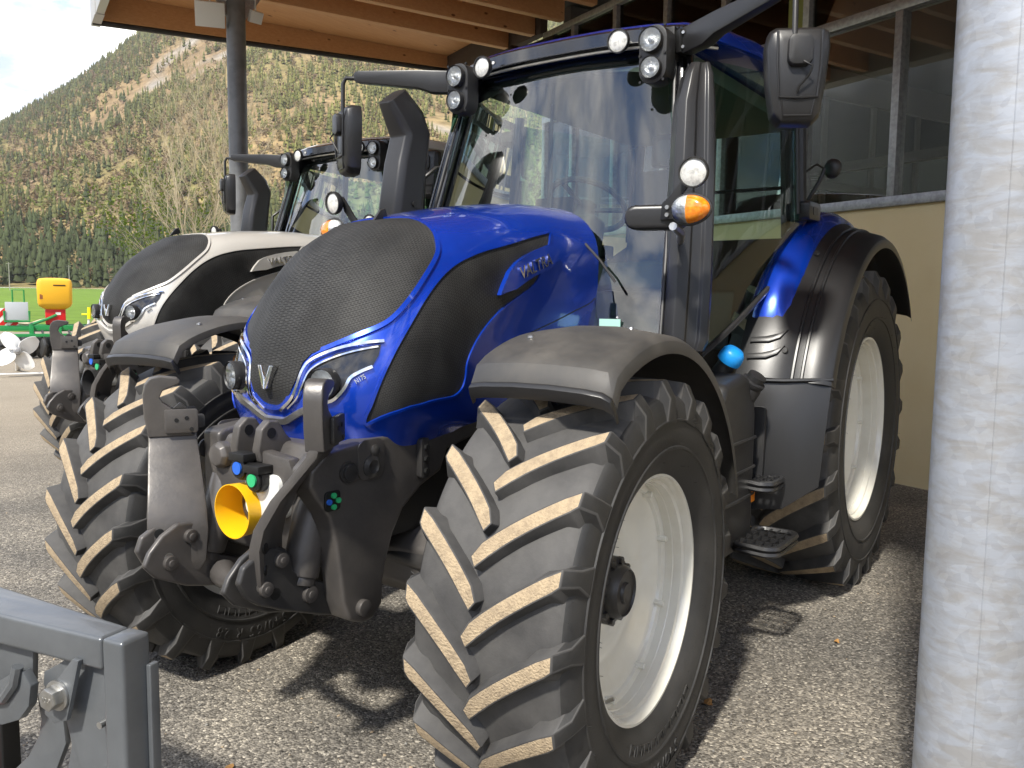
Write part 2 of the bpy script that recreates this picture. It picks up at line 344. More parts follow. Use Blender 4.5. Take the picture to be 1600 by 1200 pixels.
# distant range all round (seen only in reflections)
azs=np.linspace(-64,154,219); 
def fz(a): 
    return 3200*np.tan(np.radians(14.0+3.0*np.sin(a*.11+1)+1.6*np.sin(a*.31)+.9*np.sin(a*.83+2)+.6*np.sin(a*1.9)))
vs=[];cl=[]
for a in azs:
    for k,q in enumerate((0,.25,.5,.75,1.0)):
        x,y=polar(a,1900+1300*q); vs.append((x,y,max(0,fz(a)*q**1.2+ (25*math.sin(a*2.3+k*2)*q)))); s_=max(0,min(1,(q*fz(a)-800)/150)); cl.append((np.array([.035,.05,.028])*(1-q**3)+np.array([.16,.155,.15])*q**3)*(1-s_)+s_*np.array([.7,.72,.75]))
idx=np.arange(len(vs)).reshape(-1,5); FQ=np.stack([idx[:-1,:-1],idx[1:,:-1],idx[1:,1:],idx[:-1,1:]],-1).reshape(-1,4)
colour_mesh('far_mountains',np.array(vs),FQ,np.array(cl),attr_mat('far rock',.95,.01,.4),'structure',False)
# woods on the slope: conifers and leafless broadleaf crowns
def cone_tree(n=6):
    v=[];f=[]
    for k,(z0,z1,r) in enumerate(((.10,.52,.20),(.34,.76,.155),(.58,1.0,.10))):
        o=len(v)
        for i in range(n):
            a=2*np.pi*(i+.5*k)/n; rr=r*(1.0 if i%2 else .72); v.append((rr*np.cos(a),rr*np.sin(a),z0+(.03 if i%2 else 0)))
        v.append((0,0,z1)); f+=[(o+i,o+(i+1)%n,o+n) for i in range(n)]
    return np.array(v),np.array(f)
def bush_tree(seed):
    rs=np.random.RandomState(seed); v=[];f=[]
    for k in range(22):
        d=rs.normal(size=3); d/=np.linalg.norm(d); c=np.array([0,0,.55])+d*np.array([.26,.26,.36])*rs.uniform(.4,1); s=rs.uniform(.11,.20); o=len(v)
        for j in range(3): e=rs.normal(size=3); v.append(c+e/np.linalg.norm(e)*s)
        f.append((o,o+1,o+2))
    for a in (0,2.1,4.2): v.append((.025*np.cos(a),.025*np.sin(a),0))
    o=len(v)-3; v.append((0,0,.6)); f+=[(o,o+1,o+3),(o+1,o+2,o+3),(o+2,o,o+3)]
    return np.array(v),np.array(f)
def scatter(name,shape_list,az,r,h,cols,mt):
    VV=[];FF=[];CC=[];off=0; n=len(az); x,y=polar(az,r); z=mz(az,r)-.8; x=np.asarray(x);y=np.asarray(y)
    pick=NR.randint(0,len(shape_list),n)
    for k,(sv,sf) in enumerate(shape_list):
        m=np.where(pick==k)[0]
        if not len(m): continue
        ang=NR.uniform(0,6.28,len(m)); c,s=np.cos(ang)[:,None],np.sin(ang)[:,None]; wd=NR.uniform(.75,1.2,len(m))[:,None]; H=h[m][:,None]
        vx=(sv[None,:,0]*c-sv[None,:,1]*s)*H*wd+x[m][:,None]; vy=(sv[None,:,0]*s+sv[None,:,1]*c)*H*wd+y[m][:,None]; vz=sv[None,:,2]*H+z[m][:,None]
        VV.append(np.stack([vx,vy,vz],-1).reshape(-1,3)); FF.append((sf[None]+ (np.arange(len(m))*len(sv))[:,None,None]+off).reshape(-1,3)); off+=len(m)*len(sv)
        CC.append(np.repeat(cols[m],len(sv),0))
    return colour_mesh(name,np.concatenate(VV),np.concatenate(FF),np.concatenate(CC),mt,'stuff')
def sample(n,dens):
    out=[]
    while sum(len(o[0]) for o in out)<n:
        az=NR.uniform(194,252,60000); r=np.sqrt(NR.uniform(R0**2,(R1+60)**2,60000)); d=dens(az,r); k=NR.uniform(0,1,60000)<d; out.append((az[k],r[k]))
    az=np.concatenate([o[0] for o in out])[:n]; r=np.concatenate([o[1] for o in out])[:n]; return az,r
def zones(az,r):
    el=np.degrees(np.arctan2(mz(az,r),r)); top=np.interp(az,RA,RE); x,y=polar(az,r)
    rock=np.clip((rockf(az,r)-.34)/.1,0,1); n=fbm(x,y,.014,41,3)
    low=np.clip((5.6+.5*np.sin(az*.8)+1.2*np.clip((238-az)/6,-1,1)-el)/1.0,0,1)
    open_=np.clip(1-abs(el-(7.6+.30*(244-az)))/2.6,0,1)*np.clip((az-233)/3,0,1)      # dry clearing
    ridge=np.clip((el-top+1.6)/1.2,0,1)
    return el,rock,n,low,open_,ridge
def dcon(az,r):
    el,rock,n,low,op,ridge=zones(az,r); x,y=polar(az,r); d=np.clip(.40+.40*n+.45*fbm(x,y,.055,77,2),.05,1); d=np.maximum(d*(1-.86*op),low*.85); d=np.maximum(d,ridge*.6); return d*(1-.93*rock)*np.where(r<520,1,.62)
def ddec(az,r):
    el,rock,n,low,op,ridge=zones(az,r); return np.clip(.30-.4*n+.22*op,.03,1)*(1-.55*low)*(1-.93*rock)
FOL=attr_mat('woodland foliage',.95,.5,.25)
az,r=sample(21000,dcon); el,rock,n_,low,op,rg=zones(az,r)
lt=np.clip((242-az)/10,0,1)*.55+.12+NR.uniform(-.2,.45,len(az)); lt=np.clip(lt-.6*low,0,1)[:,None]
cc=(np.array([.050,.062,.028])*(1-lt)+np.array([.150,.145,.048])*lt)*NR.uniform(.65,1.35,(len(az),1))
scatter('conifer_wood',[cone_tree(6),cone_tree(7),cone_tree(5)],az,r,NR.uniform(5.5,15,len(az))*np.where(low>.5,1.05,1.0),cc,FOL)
az,r=sample(15000,ddec); k=NR.uniform(0,1,(len(az),1))
cc=(np.array([.20,.135,.095])*(1-k)+np.array([.25,.20,.09])*k)*NR.uniform(.7,1.25,(len(az),1)); gg=NR.uniform(0,1,len(az))<.25; cc[gg]=np.array([.17,.19,.05])
scatter('leafless_wood',[bush_tree(i) for i in range(6)],az,r,NR.uniform(6,11,len(az)),cc,FOL)

# ------------------------------------------------------------------ building and canopy
WA=V((-2.877,.788,0)); WD=V((.39656,.91801,0)); WN=V((.91801,-.39656,0))
def wp(a,o,z): return WA+WD*a+WN*o+V((0,0,z))
def wbox(name,a0,a1,o0,o1,z0,z1,mt,par,bev=.004):
    b=MB(); b.box((a0,o0,z0),(a1,o1,z1)); b.v=[tuple(wp(*x)) for x in b.v]; return b.build(name,mt,par,bevel=bev)
PLASTER=mat('cream plaster',(.84,.68,.38),.92,col2=(.87,.72,.43),vscale=2.2,thr=(.35,.7),bump=.25,bscale=220)
GALV=mat('galvanised steel',(.42,.42,.43),.42,.75,col2=(.30,.30,.31),vscale=26,thr=(.4,.62),detail=7,bump=.05,bscale=60)
OLIVE=mat('olive green panel',(.20,.22,.055),.7)
WINDOW=glass('window glass',(.93,.94,.93),0,1.5,1.0)
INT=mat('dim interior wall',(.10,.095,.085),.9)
def wood_mat(name,c1,c2):
    m=mat(name,c1,.62,col2=c2,vscale=3.0,thr=(.3,.72),stretch=(1.2,14,14),detail=6,bump=.05,bscale=9)
    t=m.node_tree; lk=t.links.new; p=t.nodes['Principled BSDF']; g=t.nodes.new('ShaderNodeTexCoord'); mp=t.nodes.new('ShaderNodeMapping'); mp.inputs['Scale'].default_value=(1,2.4,2.4); lk(g.outputs['Object'],mp.inputs[0])
    v=t.nodes.new('ShaderNodeTexVoronoi'); v.inputs['Scale'].default_value=2.6; lk(mp.outputs[0],v.inputs['Vector'])
    r=t.nodes.new('ShaderNodeValToRGB'); lk(v.outputs['Distance'],r.inputs[0]); r.color_ramp.elements[0].position=.07; r.color_ramp.elements[0].color=(.25,.16,.10,1); r.color_ramp.elements[1].position=.13; r.color_ramp.elements[1].color=(1,1,1,1)
    mu=t.nodes.new('ShaderNodeMix'); mu.data_type='RGBA'; mu.blend_type='MULTIPLY'; mu.inputs[0].default_value=1; s=p.inputs['Base Color'].links[0].from_socket; lk(s,mu.inputs[6]); lk(r.outputs[0],mu.inputs[7]); lk(mu.outputs[2],p.inputs['Base Color'])
    return m
WOOD=wood_mat('spruce glulam',(.47,.235,.095),(.56,.31,.135))
bld=empty('workshop_building',tuple(WA))
bld.location=(0,0,0)
tag(bld,'workshop with cream plaster wall, galvanised window bands and timber canopy overhead','building')
wbox('wall',-5.6,9,-.30,0,-.3,2.38,PLASTER,bld,.005)
wbox('window_sill',-5.6,9,-.16,.05,2.38,2.465,GALV,bld)
wbox('transom',-5.6,9,-.10,.03,4.0,4.09,GALV,bld)
wbox('window_head',-5.6,9,-.10,.03,5.14,5.22,GALV,bld)
mul=[-5.56,-4.90,-4.02,-3.10,-2.20,-1.14,-.17,.80,1.77,2.74,3.71,4.68,5.65,6.6,7.6,8.6]
for i,a_ in enumerate(mul):
    wbox('mullion',a_-.035,a_+.035,-.09,.028,2.468,3.997,GALV,bld,.003); wbox('mullion',a_-.035,a_+.035,-.09,.028,4.093,5.137,GALV,bld,.003)
    if i+1<len(mul):
        b_=mul[i+1]
        wbox('window_pane',a_+.035,b_-.035,-.035,-.029,2.468,3.997,WINDOW,bld,0); wbox('window_pane',a_+.035,b_-.035,-.035,-.029,4.093,5.137,WINDOW,bld,0)
wbox('green_panel',-1.36,-1.18,-.06,.01,2.47,5.13,OLIVE,bld)
# inside of the workshop: far wall with two bands of window openings
wbox('inner_floor',-5.5,9,-10,-.31,-.1,.02,INT,bld,0)
wbox('ceiling',-5.7,9.2,-10.2,-.2,5.62,5.75,INT,bld,0)
wbox('side_wall',-5.6,-5.42,-10,-.31,0,2.38,PLASTER,bld,0); wbox('side_head',-5.6,-5.42,-10,-.31,5.1,5.6,INT,bld,0); wbox('side_transom',-5.56,-5.46,-10,-.31,3.55,3.68,INT,bld,0)
for k in range(8): wbox('side_mullion',-5.55,-5.47,-.45-1.33*k-.06,-.45-1.33*k+.06,2.38,5.1,INT,bld,0)
for k in range(7): wbox('side_pane',-5.512,-5.506,-.45-1.33*(k+1)+.06,-.45-1.33*k-.06,2.38,5.1,WINDOW,bld,0)
wbox('back_wall',-5.5,9,-10.2,-10,0,2.2,INT,bld,0); wbox('back_wall',-5.5,9,-10.2,-10,4.7,5.6,INT,bld,0); wbox('back_wall',-5.5,9,-10.2,-10,3.3,3.5,INT,bld,0)
for a_ in (-5.3,-3.9,-2.4,-.9,.6,2.1,3.6,5.1,6.6,8.1): wbox('inner_post',a_-.14,a_+.14,-10.19,-10.01,2.2,4.7,INT,bld,0)
for a_ in (-4.2,-1.6,1.0,3.6): 
    wbox('rack_post',a_-.05,a_+.05,-3.4,-3.3,0,4.2,CASTD,bld,0)
for z in (2.75,3.35): wbox('rack_beam',-4.4,3.8,-3.42,-3.28,z,z+.12,CASTD,bld,0)
# canopy
for i in range(16):
    a_=-6.5+.71*i; wbox('rafter',a_-.055,a_+.055,.07,5.20,5.225,5.585,WOOD,bld,.006)
b=MB(); b.box((-8.56,.0,5.24),(-8.44,5.22,5.82)); 
b.v=[tuple(wp(a,o,z+(.16*(5.22-o)/5.22 if z<5.3 else 0))) for a,o,z in b.v]; b.build('verge_beam',WOOD,bld,bevel=.006)
b=MB(); b.cyl(wp(-8.50,5.34,5.215),wp(-8.50,-.3,5.385),.042,n=14); b.build('verge_trim',PLAST,bld)
wbox('roof_deck',-8.7,7.6,-.4,5.42,5.83,5.92,mat('roof decking',(.33,.18,.08),.8),bld,0)
wbox('ceiling_board',-8.43,4.6,.0,5.2,5.59,5.61,WOOD,bld,0)
for i in range(8): 
    wbox('purlin',-8.43,4.8,.35+.68*i-.04,.35+.68*i+.04,5.615,5.82,WOOD,bld,.004)
wbox('eave_fascia',-8.05,7.6,5.24,5.34,5.20,5.95,mat('grey fascia metal',(.45,.45,.44),.5,.2),bld,.004)
wbox('unseen_eave_strip',-5.5,7.6,5.36,5.64,5.22,5.36,mat('grey fascia metal',(.45,.45,.44)),bld,.03)  # strip added out of view, lengthens the eave to place its shadow edge
wbox('fascia_end',-8.62,-8.05,5.235,5.35,5.19,5.96,mat('grey fascia metal',(.45,.45,.44)),bld,.004)
b=MB(); b.tube([wp(-5.9,.35,5.02),wp(-5.75,.3,4.93),wp(-5.4,.25,4.92),wp(-5.0,.2,4.95)],[.07,.10,.10,.08],n=10); b.build('air_duct',BLACK,bld)
wbox('wall_plate',-8.42,-5.62,-.06,.06,5.22,5.58,mat('dark stained timber',(.05,.035,.025),.8),bld,.005)
# columns
def column(name,x,y,rad,z1,mt,lab):
    b=MB(); b.cyl((x,y,0),(x,y,z1),rad,n=48); o=b.build(name,mt,smooth=50); tag(o,lab,'column'); 
    q=MB(); q.box((x-.2,y-.2,0),(x+.2,y+.2,.02)); q.build('base_plate',GALV,o,bevel=.003)
    for sx_ in (-1,1):
        for sy in (-1,1):
            q=MB(); q.cyl((x+sx_*.16,y+sy*.16,.02),(x+sx_*.16,y+sy*.16,.05),.014,n=6); q.build('anchor_bolt',STEEL,o)
    return o
COLM=mat('weathered column paint',(.20,.205,.21),.5,.3,col2=(.15,.155,.16),vscale=5)
c1=column('steel_column',-1.554,-6.371,.1095,5.12,COLM,'round dark grey steel column under the far corner of the canopy')
cw=V((-1.554,-6.371,0)); q=MB(); q.box((-.24,-.13,5.12),(.24,.13,5.15),T=MX.Translation(cw)@MX.Rotation(math.atan2(WD.y,WD.x),4,'Z')); q.build('head_plate',GALV,c1,bevel=.003)
for s_ in (-1,1):
    q=MB(); q.prism([(s_*.10,5.12),(s_*.32,5.12),(s_*.10,4.80)],lambda u,v,w:tuple(cw+WN*u+WD*w+V((0,0,v))),-.008,.008); q.build('gusset',GALV,c1)
    fl=MB(); p=cw-WN*(s_*(.30 if s_<0 else .22))+WD*.04+V((0,0,4.80 if s_<0 else 4.86)); k_=1.25 if s_<0 else .6; fl.box((-.13*k_,-.03,-.11*k_),(.13*k_,.03,.11*k_),T=MX.Translation(p)@MX.Rotation(math.atan2(WN.y,WN.x)+.25*s_,4,'Z')@MX.Rotation(-.5,4,'X')); fl.tube([p,p+V((0,0,.2)),cw+V((0,0,p.z+.2))],.014,n=6)
    f_=fl.build('floodlight',WPL,bevel=.006); tag(f_,('grey' if s_<0 else 'pale')+' floodlight bracketed to the '+('left' if s_<0 else 'right')+' side of the dark column head','floodlight')
def galv_column():
    m=bpy.data.materials.new('spangled galvanised steel'); m.use_nodes=True; t=m.node_tree; lk=t.links.new; p=t.nodes['Principled BSDF']; p.inputs['Metallic'].default_value=.35; p.inputs['Roughness'].default_value=.45
    g=t.nodes.new('ShaderNodeTexCoord'); mp=t.nodes.new('ShaderNodeMapping'); mp.inputs['Scale'].default_value=(1,1,3.6); mp.inputs['Rotation'].default_value=(.3,.2,0); lk(g.outputs['Object'],mp.inputs[0])
    n=t.nodes.new('ShaderNodeTexNoise'); n.inputs['Scale'].default_value=10; n.inputs['Detail'].default_value=9; n.inputs['Roughness'].default_value=.62; n.inputs['Distortion'].default_value=.5; lk(mp.outputs[0],n.inputs['Vector'])
    r=t.nodes.new('ShaderNodeValToRGB'); lk(n.outputs[0],r.inputs[0]); e=r.color_ramp.elements; e[0].position=.28; e[0].position=.40; e[0].color=(.33,.33,.33,1); e[1].position=.58; e[1].color=(.375,.40,.445,1)
    v=t.nodes.new('ShaderNodeTexVoronoi'); v.inputs['Scale'].default_value=55; lk(g.outputs['Object'],v.inputs['Vector']); sp=t.nodes.new('ShaderNodeSeparateColor'); lk(v.outputs['Color'],sp.inputs[0])
    mv=t.nodes.new('ShaderNodeMapRange'); lk(sp.outputs[0],mv.inputs[0]); mv.inputs[3].default_value=.93; mv.inputs[4].default_value=1.06
    n2=t.nodes.new('ShaderNodeTexNoise'); n2.inputs['Scale'].default_value=2.2; n2.inputs['Detail'].default_value=4; lk(g.outputs['Object'],n2.inputs['Vector'])
    r2=t.nodes.new('ShaderNodeValToRGB'); lk(n2.outputs[0],r2.inputs[0]); r2.color_ramp.elements[0].position=.35; r2.color_ramp.elements[0].color=(.95,.945,.94,1); r2.color_ramp.elements[1].position=.6; r2.color_ramp.elements[1].color=(1,1,1,1)
    mu=t.nodes.new('ShaderNodeMix'); mu.data_type='RGBA'; mu.blend_type='MULTIPLY'; mu.inputs[0].default_value=1; lk(r.outputs[0],mu.inputs[6]); lk(r2.outputs[0],mu.inputs[7])
    sc_=t.nodes.new('ShaderNodeVectorMath'); sc_.operation='SCALE'; lk(mu.outputs[2],sc_.inputs[0]); lk(mv.outputs[0],sc_.inputs['Scale']); lk(sc_.outputs[0],p.inputs['Base Color'])
    b=t.nodes.new('ShaderNodeBump'); b.inputs['Strength'].default_value=.25; b.inputs['Distance'].default_value=.003; lk(n.outputs[0],b.inputs['Height']); lk(b.outputs[0],p.inputs['Normal'])
    return m
c2=column('galvanised_column',2.995,2.012,.108,5.18,galv_column(),'thick spangled galvanised steel column close to the camera')
q=MB(); q.tube([V((2.995,2.012,0))+V((math.cos(.10),math.sin(.10),0))*.108+V((0,0,z)) for z in (0.03,1.2,2.6,5.1)],.0010,n=6); q.build('weld_seam',c2.data.materials[0],c2)
# ------------------------------------------------------------------ cab
APX=[(1.30,1.735,.715),(1.65,1.635,.685),(2.02,1.515,.645),(2.38,1.415,.605),(2.68,1.335,.565)]   # z, x, half width
def apil(z):
    for (a,b) in zip(APX,APX[1:]):
        if z<=b[0] or b is APX[-1]:
            f=(z-a[0])/(b[0]-a[0]); return a[1]+(b[1]-a[1])*f, a[2]+(b[2]-a[2])*f
def cside(x,z):                      # y of the left side wall of the cab
    if x<.45: return .90-.055*max(0,(z-1.9))-.36*(.45-x)/.87
    x0,y0=apil(z); u=max(0,min(1,(x0-x)/(x0-.45)))
    top=.90-.055*max(0,(z-1.9))
    return y0+(top-y0)*(1-(1-u)**1.9)
def zlow(x): return catmull([1.95,2.0,2.0,1.86,1.72,1.56,1.40,1.26],(x+.5)/2.1)[0]
def make_cab(root,paint,pipe):
    # windscreen
    b=MB(); b.grid(lambda v,u:(lambda x,y:V((x+.075*(1-u*u),y*u*.965,v)))(*apil(v)),[1.30+1.36*i/10 for i in range(11)],[-1+2*j/16 for j in range(17)])
    ws=b.build('windscreen',WIND,root,smooth=60)
    def wsp(v,u,o=.006): x,y=apil(v); return V((x+.075*(1-u*u)+o,y*u*.965,v))
    b=MB()
    for i in range(24):
        u0,u1=-1+2*i/24,-1+2*(i+1)/24
        lo=lambda u:2.585-.10*max(0,abs(u)-.35)**1.5
        b.add([wsp(2.66,u0,-.006),wsp(2.66,u1,-.006),wsp(lo(u1),u1,-.006),wsp(lo(u0),u0,-.006)],[(0,1,2,3)])
    b.build('black_band',BLACK,ws)
    # A pillars
    for sg in (1,-1):
        pl=MB(); pts=[(apil(z)[0],sg*apil(z)[1],z) for z in (1.28,1.5,1.75,2.0,2.25,2.5,2.70)]
        vs=[]
        for x,y,z in pts:
            for dx,dy in ((.028,-.012),(.022,.03),(-.05,.045),(-.06,.0)): vs.append((x+dx,y+sg*dy,z))
        k=len(pts); pl.add(vs,[(i*4+j,i*4+(j+1)%4,i*4+4+(j+1)%4,i*4+4+j) for i in range(k-1) for j in range(4)]+[(0,1,2,3),(4*k-1,4*k-2,4*k-3,4*k-4)])
        pl.build('front_pillar',GLOSSB,root,bevel=.008)
        tb=MB(); tb.tube([(x+.05,y+sg*.004,z) for x,y,z in pts],.008,n=8); tb.build('windscreen_seal',PLAST,root)
        tb=MB(); tb.tube([(x+.01,y+sg*.055,z) for x,y,z in pts],.017,n=10); tb.build('grab_tube',GLOSSB,root)
        # side glass : door and rear quarter
        xs=[1.50-.94*i/12 for i in range(13)]
        d=MB(); d.grid(lambda x,f:V((x-.0,sg*cside(x,zlow(x)+(2.62-zlow(x))*f),zlow(x)+(2.62-zlow(x))*f)),xs,[j/8 for j in range(9)]); door=d.build('door_glass',SIDEG,root,smooth=60)
        xs2=[.50-.90*i/8 for i in range(9)]
        d=MB(); d.grid(lambda x,f:V((x,sg*cside(x,2.0+.62*f),1.98+.64*f)),xs2,[j/4 for j in range(5)]); d.build('quarter_glass',SIDEG,root,smooth=60)
        e=MB(); e.tube([(x,sg*(cside(x,zlow(x))+.004),zlow(x)) for x in xs],.014,n=8); e.build('lower_door_frame',PLAST,root)
        for x0,lean,r_ in ((.53,.06,.030),(-.42,.05,.04)):
            e=MB(); e.tube([(x0+lean*(2.3-z)*.5,sg*(cside(x0,z)+.0),z) for z in (1.95,2.15,2.4,2.66)],r_,n=8); e.build('rear_pillar',PLAST,root)
        e=MB(); e.tube([(.60+.06*(2.3-z)*.5,sg*(cside(.6,z)+.01),z) for z in (1.98,2.15,2.4,2.62)],.011,n=8); e.build('door_edge',PLAST,door)
        # door lock block
        e=MB(); e.prism(rrect(.40,.60,1.955,2.045,.02),lambda u,v,w:(u,w,v),sg*.90,sg*.955); lk=e.build('door_lock',PLASTS,root,bevel=.008)
        e=MB(); e.prism(rrect(.46,.54,1.98,2.02,.008),lambda u,v,w:(u,w,v),sg*.955,sg*.959); e.build('lock_badge',CASTD,lk)
        # intake / exhaust covers beside the pillars
        if sg>0:
            vs=[]; rows=[(1.335,1.675,.77,.085,.055),(1.38,1.665,.77,.098,.06),(1.62,1.63,.765,.095,.06),(2.1,1.56,.745,.088,.055),(2.36,1.525,.73,.080,.05),(2.48,1.50,.728,.060,.045),(2.53,1.48,.725,.040,.035)]
            b=MB(); nrm=V((.80,.60,0)); tg=V((-.60,.80,0))
            for z,x,y,hw,hd in rows:
                c=V((x,y,z))
                for a_,w_ in ((-1,-1),(-.95,.55),(-.6,1),(-.1,1.0),(.0,.80),(.42,.80),(.52,1.0),(.85,1),(1,.55),(1,-1)): vs.append(c+tg*(a_*hw)+nrm*(w_*hd))
            k=len(rows); b.add(vs,[(i*10+j,i*10+(j+1)%10,i*10+10+(j+1)%10,i*10+10+j) for i in range(k-1) for j in range(10)]+[tuple(range(10)),tuple((k-1)*10+j for j in range(9,-1,-1))])
            b.build('pillar_cover',PLASTS,root,bevel=.006,smooth=35)
        else:
            # exhaust shield : swept oval leaning forward, bent at its top
            vs=[]; rows=[(1.50,1.70,-.70,.10,.075),(1.95,1.775,-.70,.105,.08),(2.20,1.735,-.70,.098,.08),(2.345,1.70,-.70,.090,.08),(2.42,1.735,-.705,.085,.07),(2.515,1.82,-.71,.060,.05)]
            tilt=[0,0,0,.15,.45,.6]
            b=MB()
            for (z,x,y,hx,hy),tl in zip(rows,tilt):
                for a_,w_ in ((1,-.6),(1,.6),(.7,.95),(-.6,1),(-1,.7),(-1,-.7),(-.6,-1),(.7,-.95)): vs.append((x+a_*hx,y+w_*hy,z-a_*hx*tl*1.2))
            k=len(rows); b.add(vs,[(i*8+j,i*8+(j+1)%8,i*8+8+(j+1)%8,i*8+8+j) for i in range(k-1) for j in range(8)]+[tuple(range(8)),tuple((k-1)*8+j for j in range(7,-1,-1))])
            ex=b.build('exhaust_shield',PLASTS,root,bevel=.010,smooth=38)
            q=MB(); q.cyl((1.76,-.62,2.0),(1.76,-.612,2.0),.014,n=14); q.build('screw',BLACK,ex)
            q=MB(); q.tube([(1.48,-.80,1.6),(1.46,-.83,1.9),(1.45,-.83,2.18),(1.38,-.80,2.24),(1.25,-.78,2.26)],.012,n=8); q.build('grab_rail',PLAST,root)
        # light bracket with LED and indicator
        q=MB(); q.prism(rrect(.655,.86,1.805,1.90,.04),lambda u,v,w:(w-.35*(u-.7),sg*u,v),1.90,1.98); br=q.build('light_bracket',PLASTS,root,bevel=.02,seg=3)
        q=MB(); q.prism([(.79,1.84),(.845,1.84),(.85,1.90),(.90,1.96),(.93,2.03),(.915,2.035),(.83,1.93),(.795,1.90)],lambda u,v,w:(w,sg*u,v),1.945,1.957); q.build('lamp_bracket',BLACK,br,bevel=.002)
        for z in (1.857,1.885):
            q=MB(); q.cyl((1.957,sg*.82,z),(1.966,sg*.82,z),.008,n=12); q.build('bracket_bolt',STEEL,br)
        round_led(root,(2.0,sg*.935,2.0),(.97,sg*.12,-.1),.056)
        c=V((2.0,sg*.925,1.868))
        for k_,(lo,hi,mt) in enumerate(((-PI/2,PI/2,AMBER),(PI/2,3*PI/2,LEDW))):
            q=MB(); n_=14; rings=[]
            for ri,(rr,dx) in enumerate(((1.0,0),(.93,.022),(.6,.036),(.0,.040))):
                rings.append([c+V((dx,sg*rr*.073*math.cos(lo+(hi-lo)*i/n_)*(1+.12*math.cos(lo+(hi-lo)*i/n_)),rr*.052*math.sin(lo+(hi-lo)*i/n_))) for i in range(n_+1)])
            vs=[p for r_ in rings for p in r_]; q.add(vs,[(a_*(n_+1)+i,a_*(n_+1)+i+1,(a_+1)*(n_+1)+i+1,(a_+1)*(n_+1)+i) for a_ in range(3) for i in range(n_)])
            io=q.build('turn_signal_lens',mt if k_==0 else REFL,root,smooth=60)
            if k_==1:
                q=MB(); q.add([p+V((.004,0,0)) for p in vs],[(a_*(n_+1)+i,a_*(n_+1)+i+1,(a_+1)*(n_+1)+i+1,(a_+1)*(n_+1)+i) for a_ in range(3) for i in range(n_)]); q.build('clear_cover',CLEAR,io,smooth=60)
            else:
                q=MB(); q.tube([c+V((.0,sg*.075*math.cos(2*PI*i/28)*(1+.12*math.cos(2*PI*i/28)),.054*math.sin(2*PI*i/28))) for i in range(28)],.006,n=6,closed=True); q.cyl(c+V((-.05,0,0)),c,.03,.05,n=14); q.build('turn_signal_housing',PLAST,io)
        q=MB(); q.tube([(1.70,sg*.76,1.78),(1.83,sg*.82,1.80),(1.95,sg*.84,1.815)],.016,n=8); q.build('bracket_stay',STEEL,root)
        # roof lamps
        round_led(root,(1.545,sg*.372,2.665),(.99,sg*.05,-.08),.052)
        q=MB(); q.prism(rrect(.468,.60,2.465,2.71,.058,6),lambda u,v,w:(w,sg*u,v),1.44,1.535); hs=q.build('twin_lamp_housing',PLAST,root,bevel=.012)
        halogen(hs,(1.558,sg*.533,2.642),(1,sg*.04,-.03),.049,'upper_lamp'); halogen(hs,(1.558,sg*.535,2.527),(1,sg*.04,-.03),.044,'lower_lamp')
        for (y,z) in ((.478,2.70),(.59,2.70),(.476,2.585),(.592,2.585),(.48,2.475),(.588,2.475)):
            q=MB(); q.cyl((1.535,sg*y,z),(1.540,sg*y,z),.006,n=10); q.build('housing_screw',BLACK,hs)
        q=MB(); q.tube([(1.36,sg*.56,2.66),(1.45,sg*.55,2.64)],.03,n=10); q.box((1.28,sg*.56-.03,2.58),(1.44,sg*.56+.10*sg+.03*(1 if sg>0 else -1) if False else sg*.56+.03,2.72)); q.build('lamp_mount',BLACK,root,bevel=.008)
        # mirror arm
        A=V((1.40,sg*.63,2.655)); B=V((1.665,sg*1.12,2.675))
        dA=(B-A).normalized(); sd_=dA.cross(V((0,0,1))).normalized(); q=MB(); vs=[]
        for f,hh,ww,dz in ((0,.055,.03,0),(.25,.055,.032,.0),(.38,.045,.030,.012),(.95,.030,.024,.02),(1,.022,.02,.02)):
            p=A+(B-A)*f+V((0,0,dz))
            for a_,c_ in ((-1,-1),(1,-1),(1,1),(-1,1)): vs.append(p+sd_*(a_*ww)+V((0,0,c_*hh)))
        q.add(vs,[(i*4+j,i*4+(j+1)%4,i*4+4+(j+1)%4,i*4+4+j) for i in range(4) for j in range(4)]+[(0,1,2,3),(19,18,17,16)])
        ma=q.build('mirror_arm',PLASTS,root,bevel=.008)
        q=MB(); q.box((-.03,-.045,-.05),(.03,.03,.05),T=MX.Translation(A-dA*.02)@MX.Rotation(math.atan2(dA.y,dA.x),4,'Z')); q.build('arm_hinge',BLACK,ma,bevel=.008)
        for z in (2.625,2.685):
            q=MB(); q.cyl(A+V((.035,-sg*.0,z-2.655)),A+V((.042,0,z-2.655)),.007,n=10); q.build('hinge_screw',STEEL,ma)
        mtop=V((1.69,sg*1.185,2.53))
        q=MB(); q.tube([B+V((0,0,.015)),B+V((.02,sg*.045,.018)),B+V((.025,sg*.062,-.01)),V((1.69,sg*1.185,2.42))],.011,n=10); q.build('mirror_stalk',PLAST,ma)
        # mirror head, back of the shell faces forward
        out=[(-.105,.555),(-.08,.57),(.08,.57),(.112,.555),(.118,.50),(.105,.36),(.088,.245),(.06,.215),(-.06,.215),(-.088,.245),(-.108,.36),(-.118,.50)]
        yw=lambda u,v,w:V((1.655+w*.88-u*.47,sg*(1.185+u*.88+w*.47),2.0+v-.02))
        q=MB(); n_=len(out); vs=[]
        for sc_,w_ in ((1,-.045),(1.0,.0),(.93,.03),(.70,.045)):
            for u,v in out: vs.append(yw(u*sc_,.39+(v-.39)*sc_,w_))
        q.add(vs,[(i*n_+j,i*n_+(j+1)%n_,(i+1)*n_+(j+1)%n_,(i+1)*n_+j) for i in range(3) for j in range(n_)]+[tuple(3*n_+j for j in range(n_))])
        mh=q.build('mirror_head',PLASTS,root,bevel=.006,smooth=40)
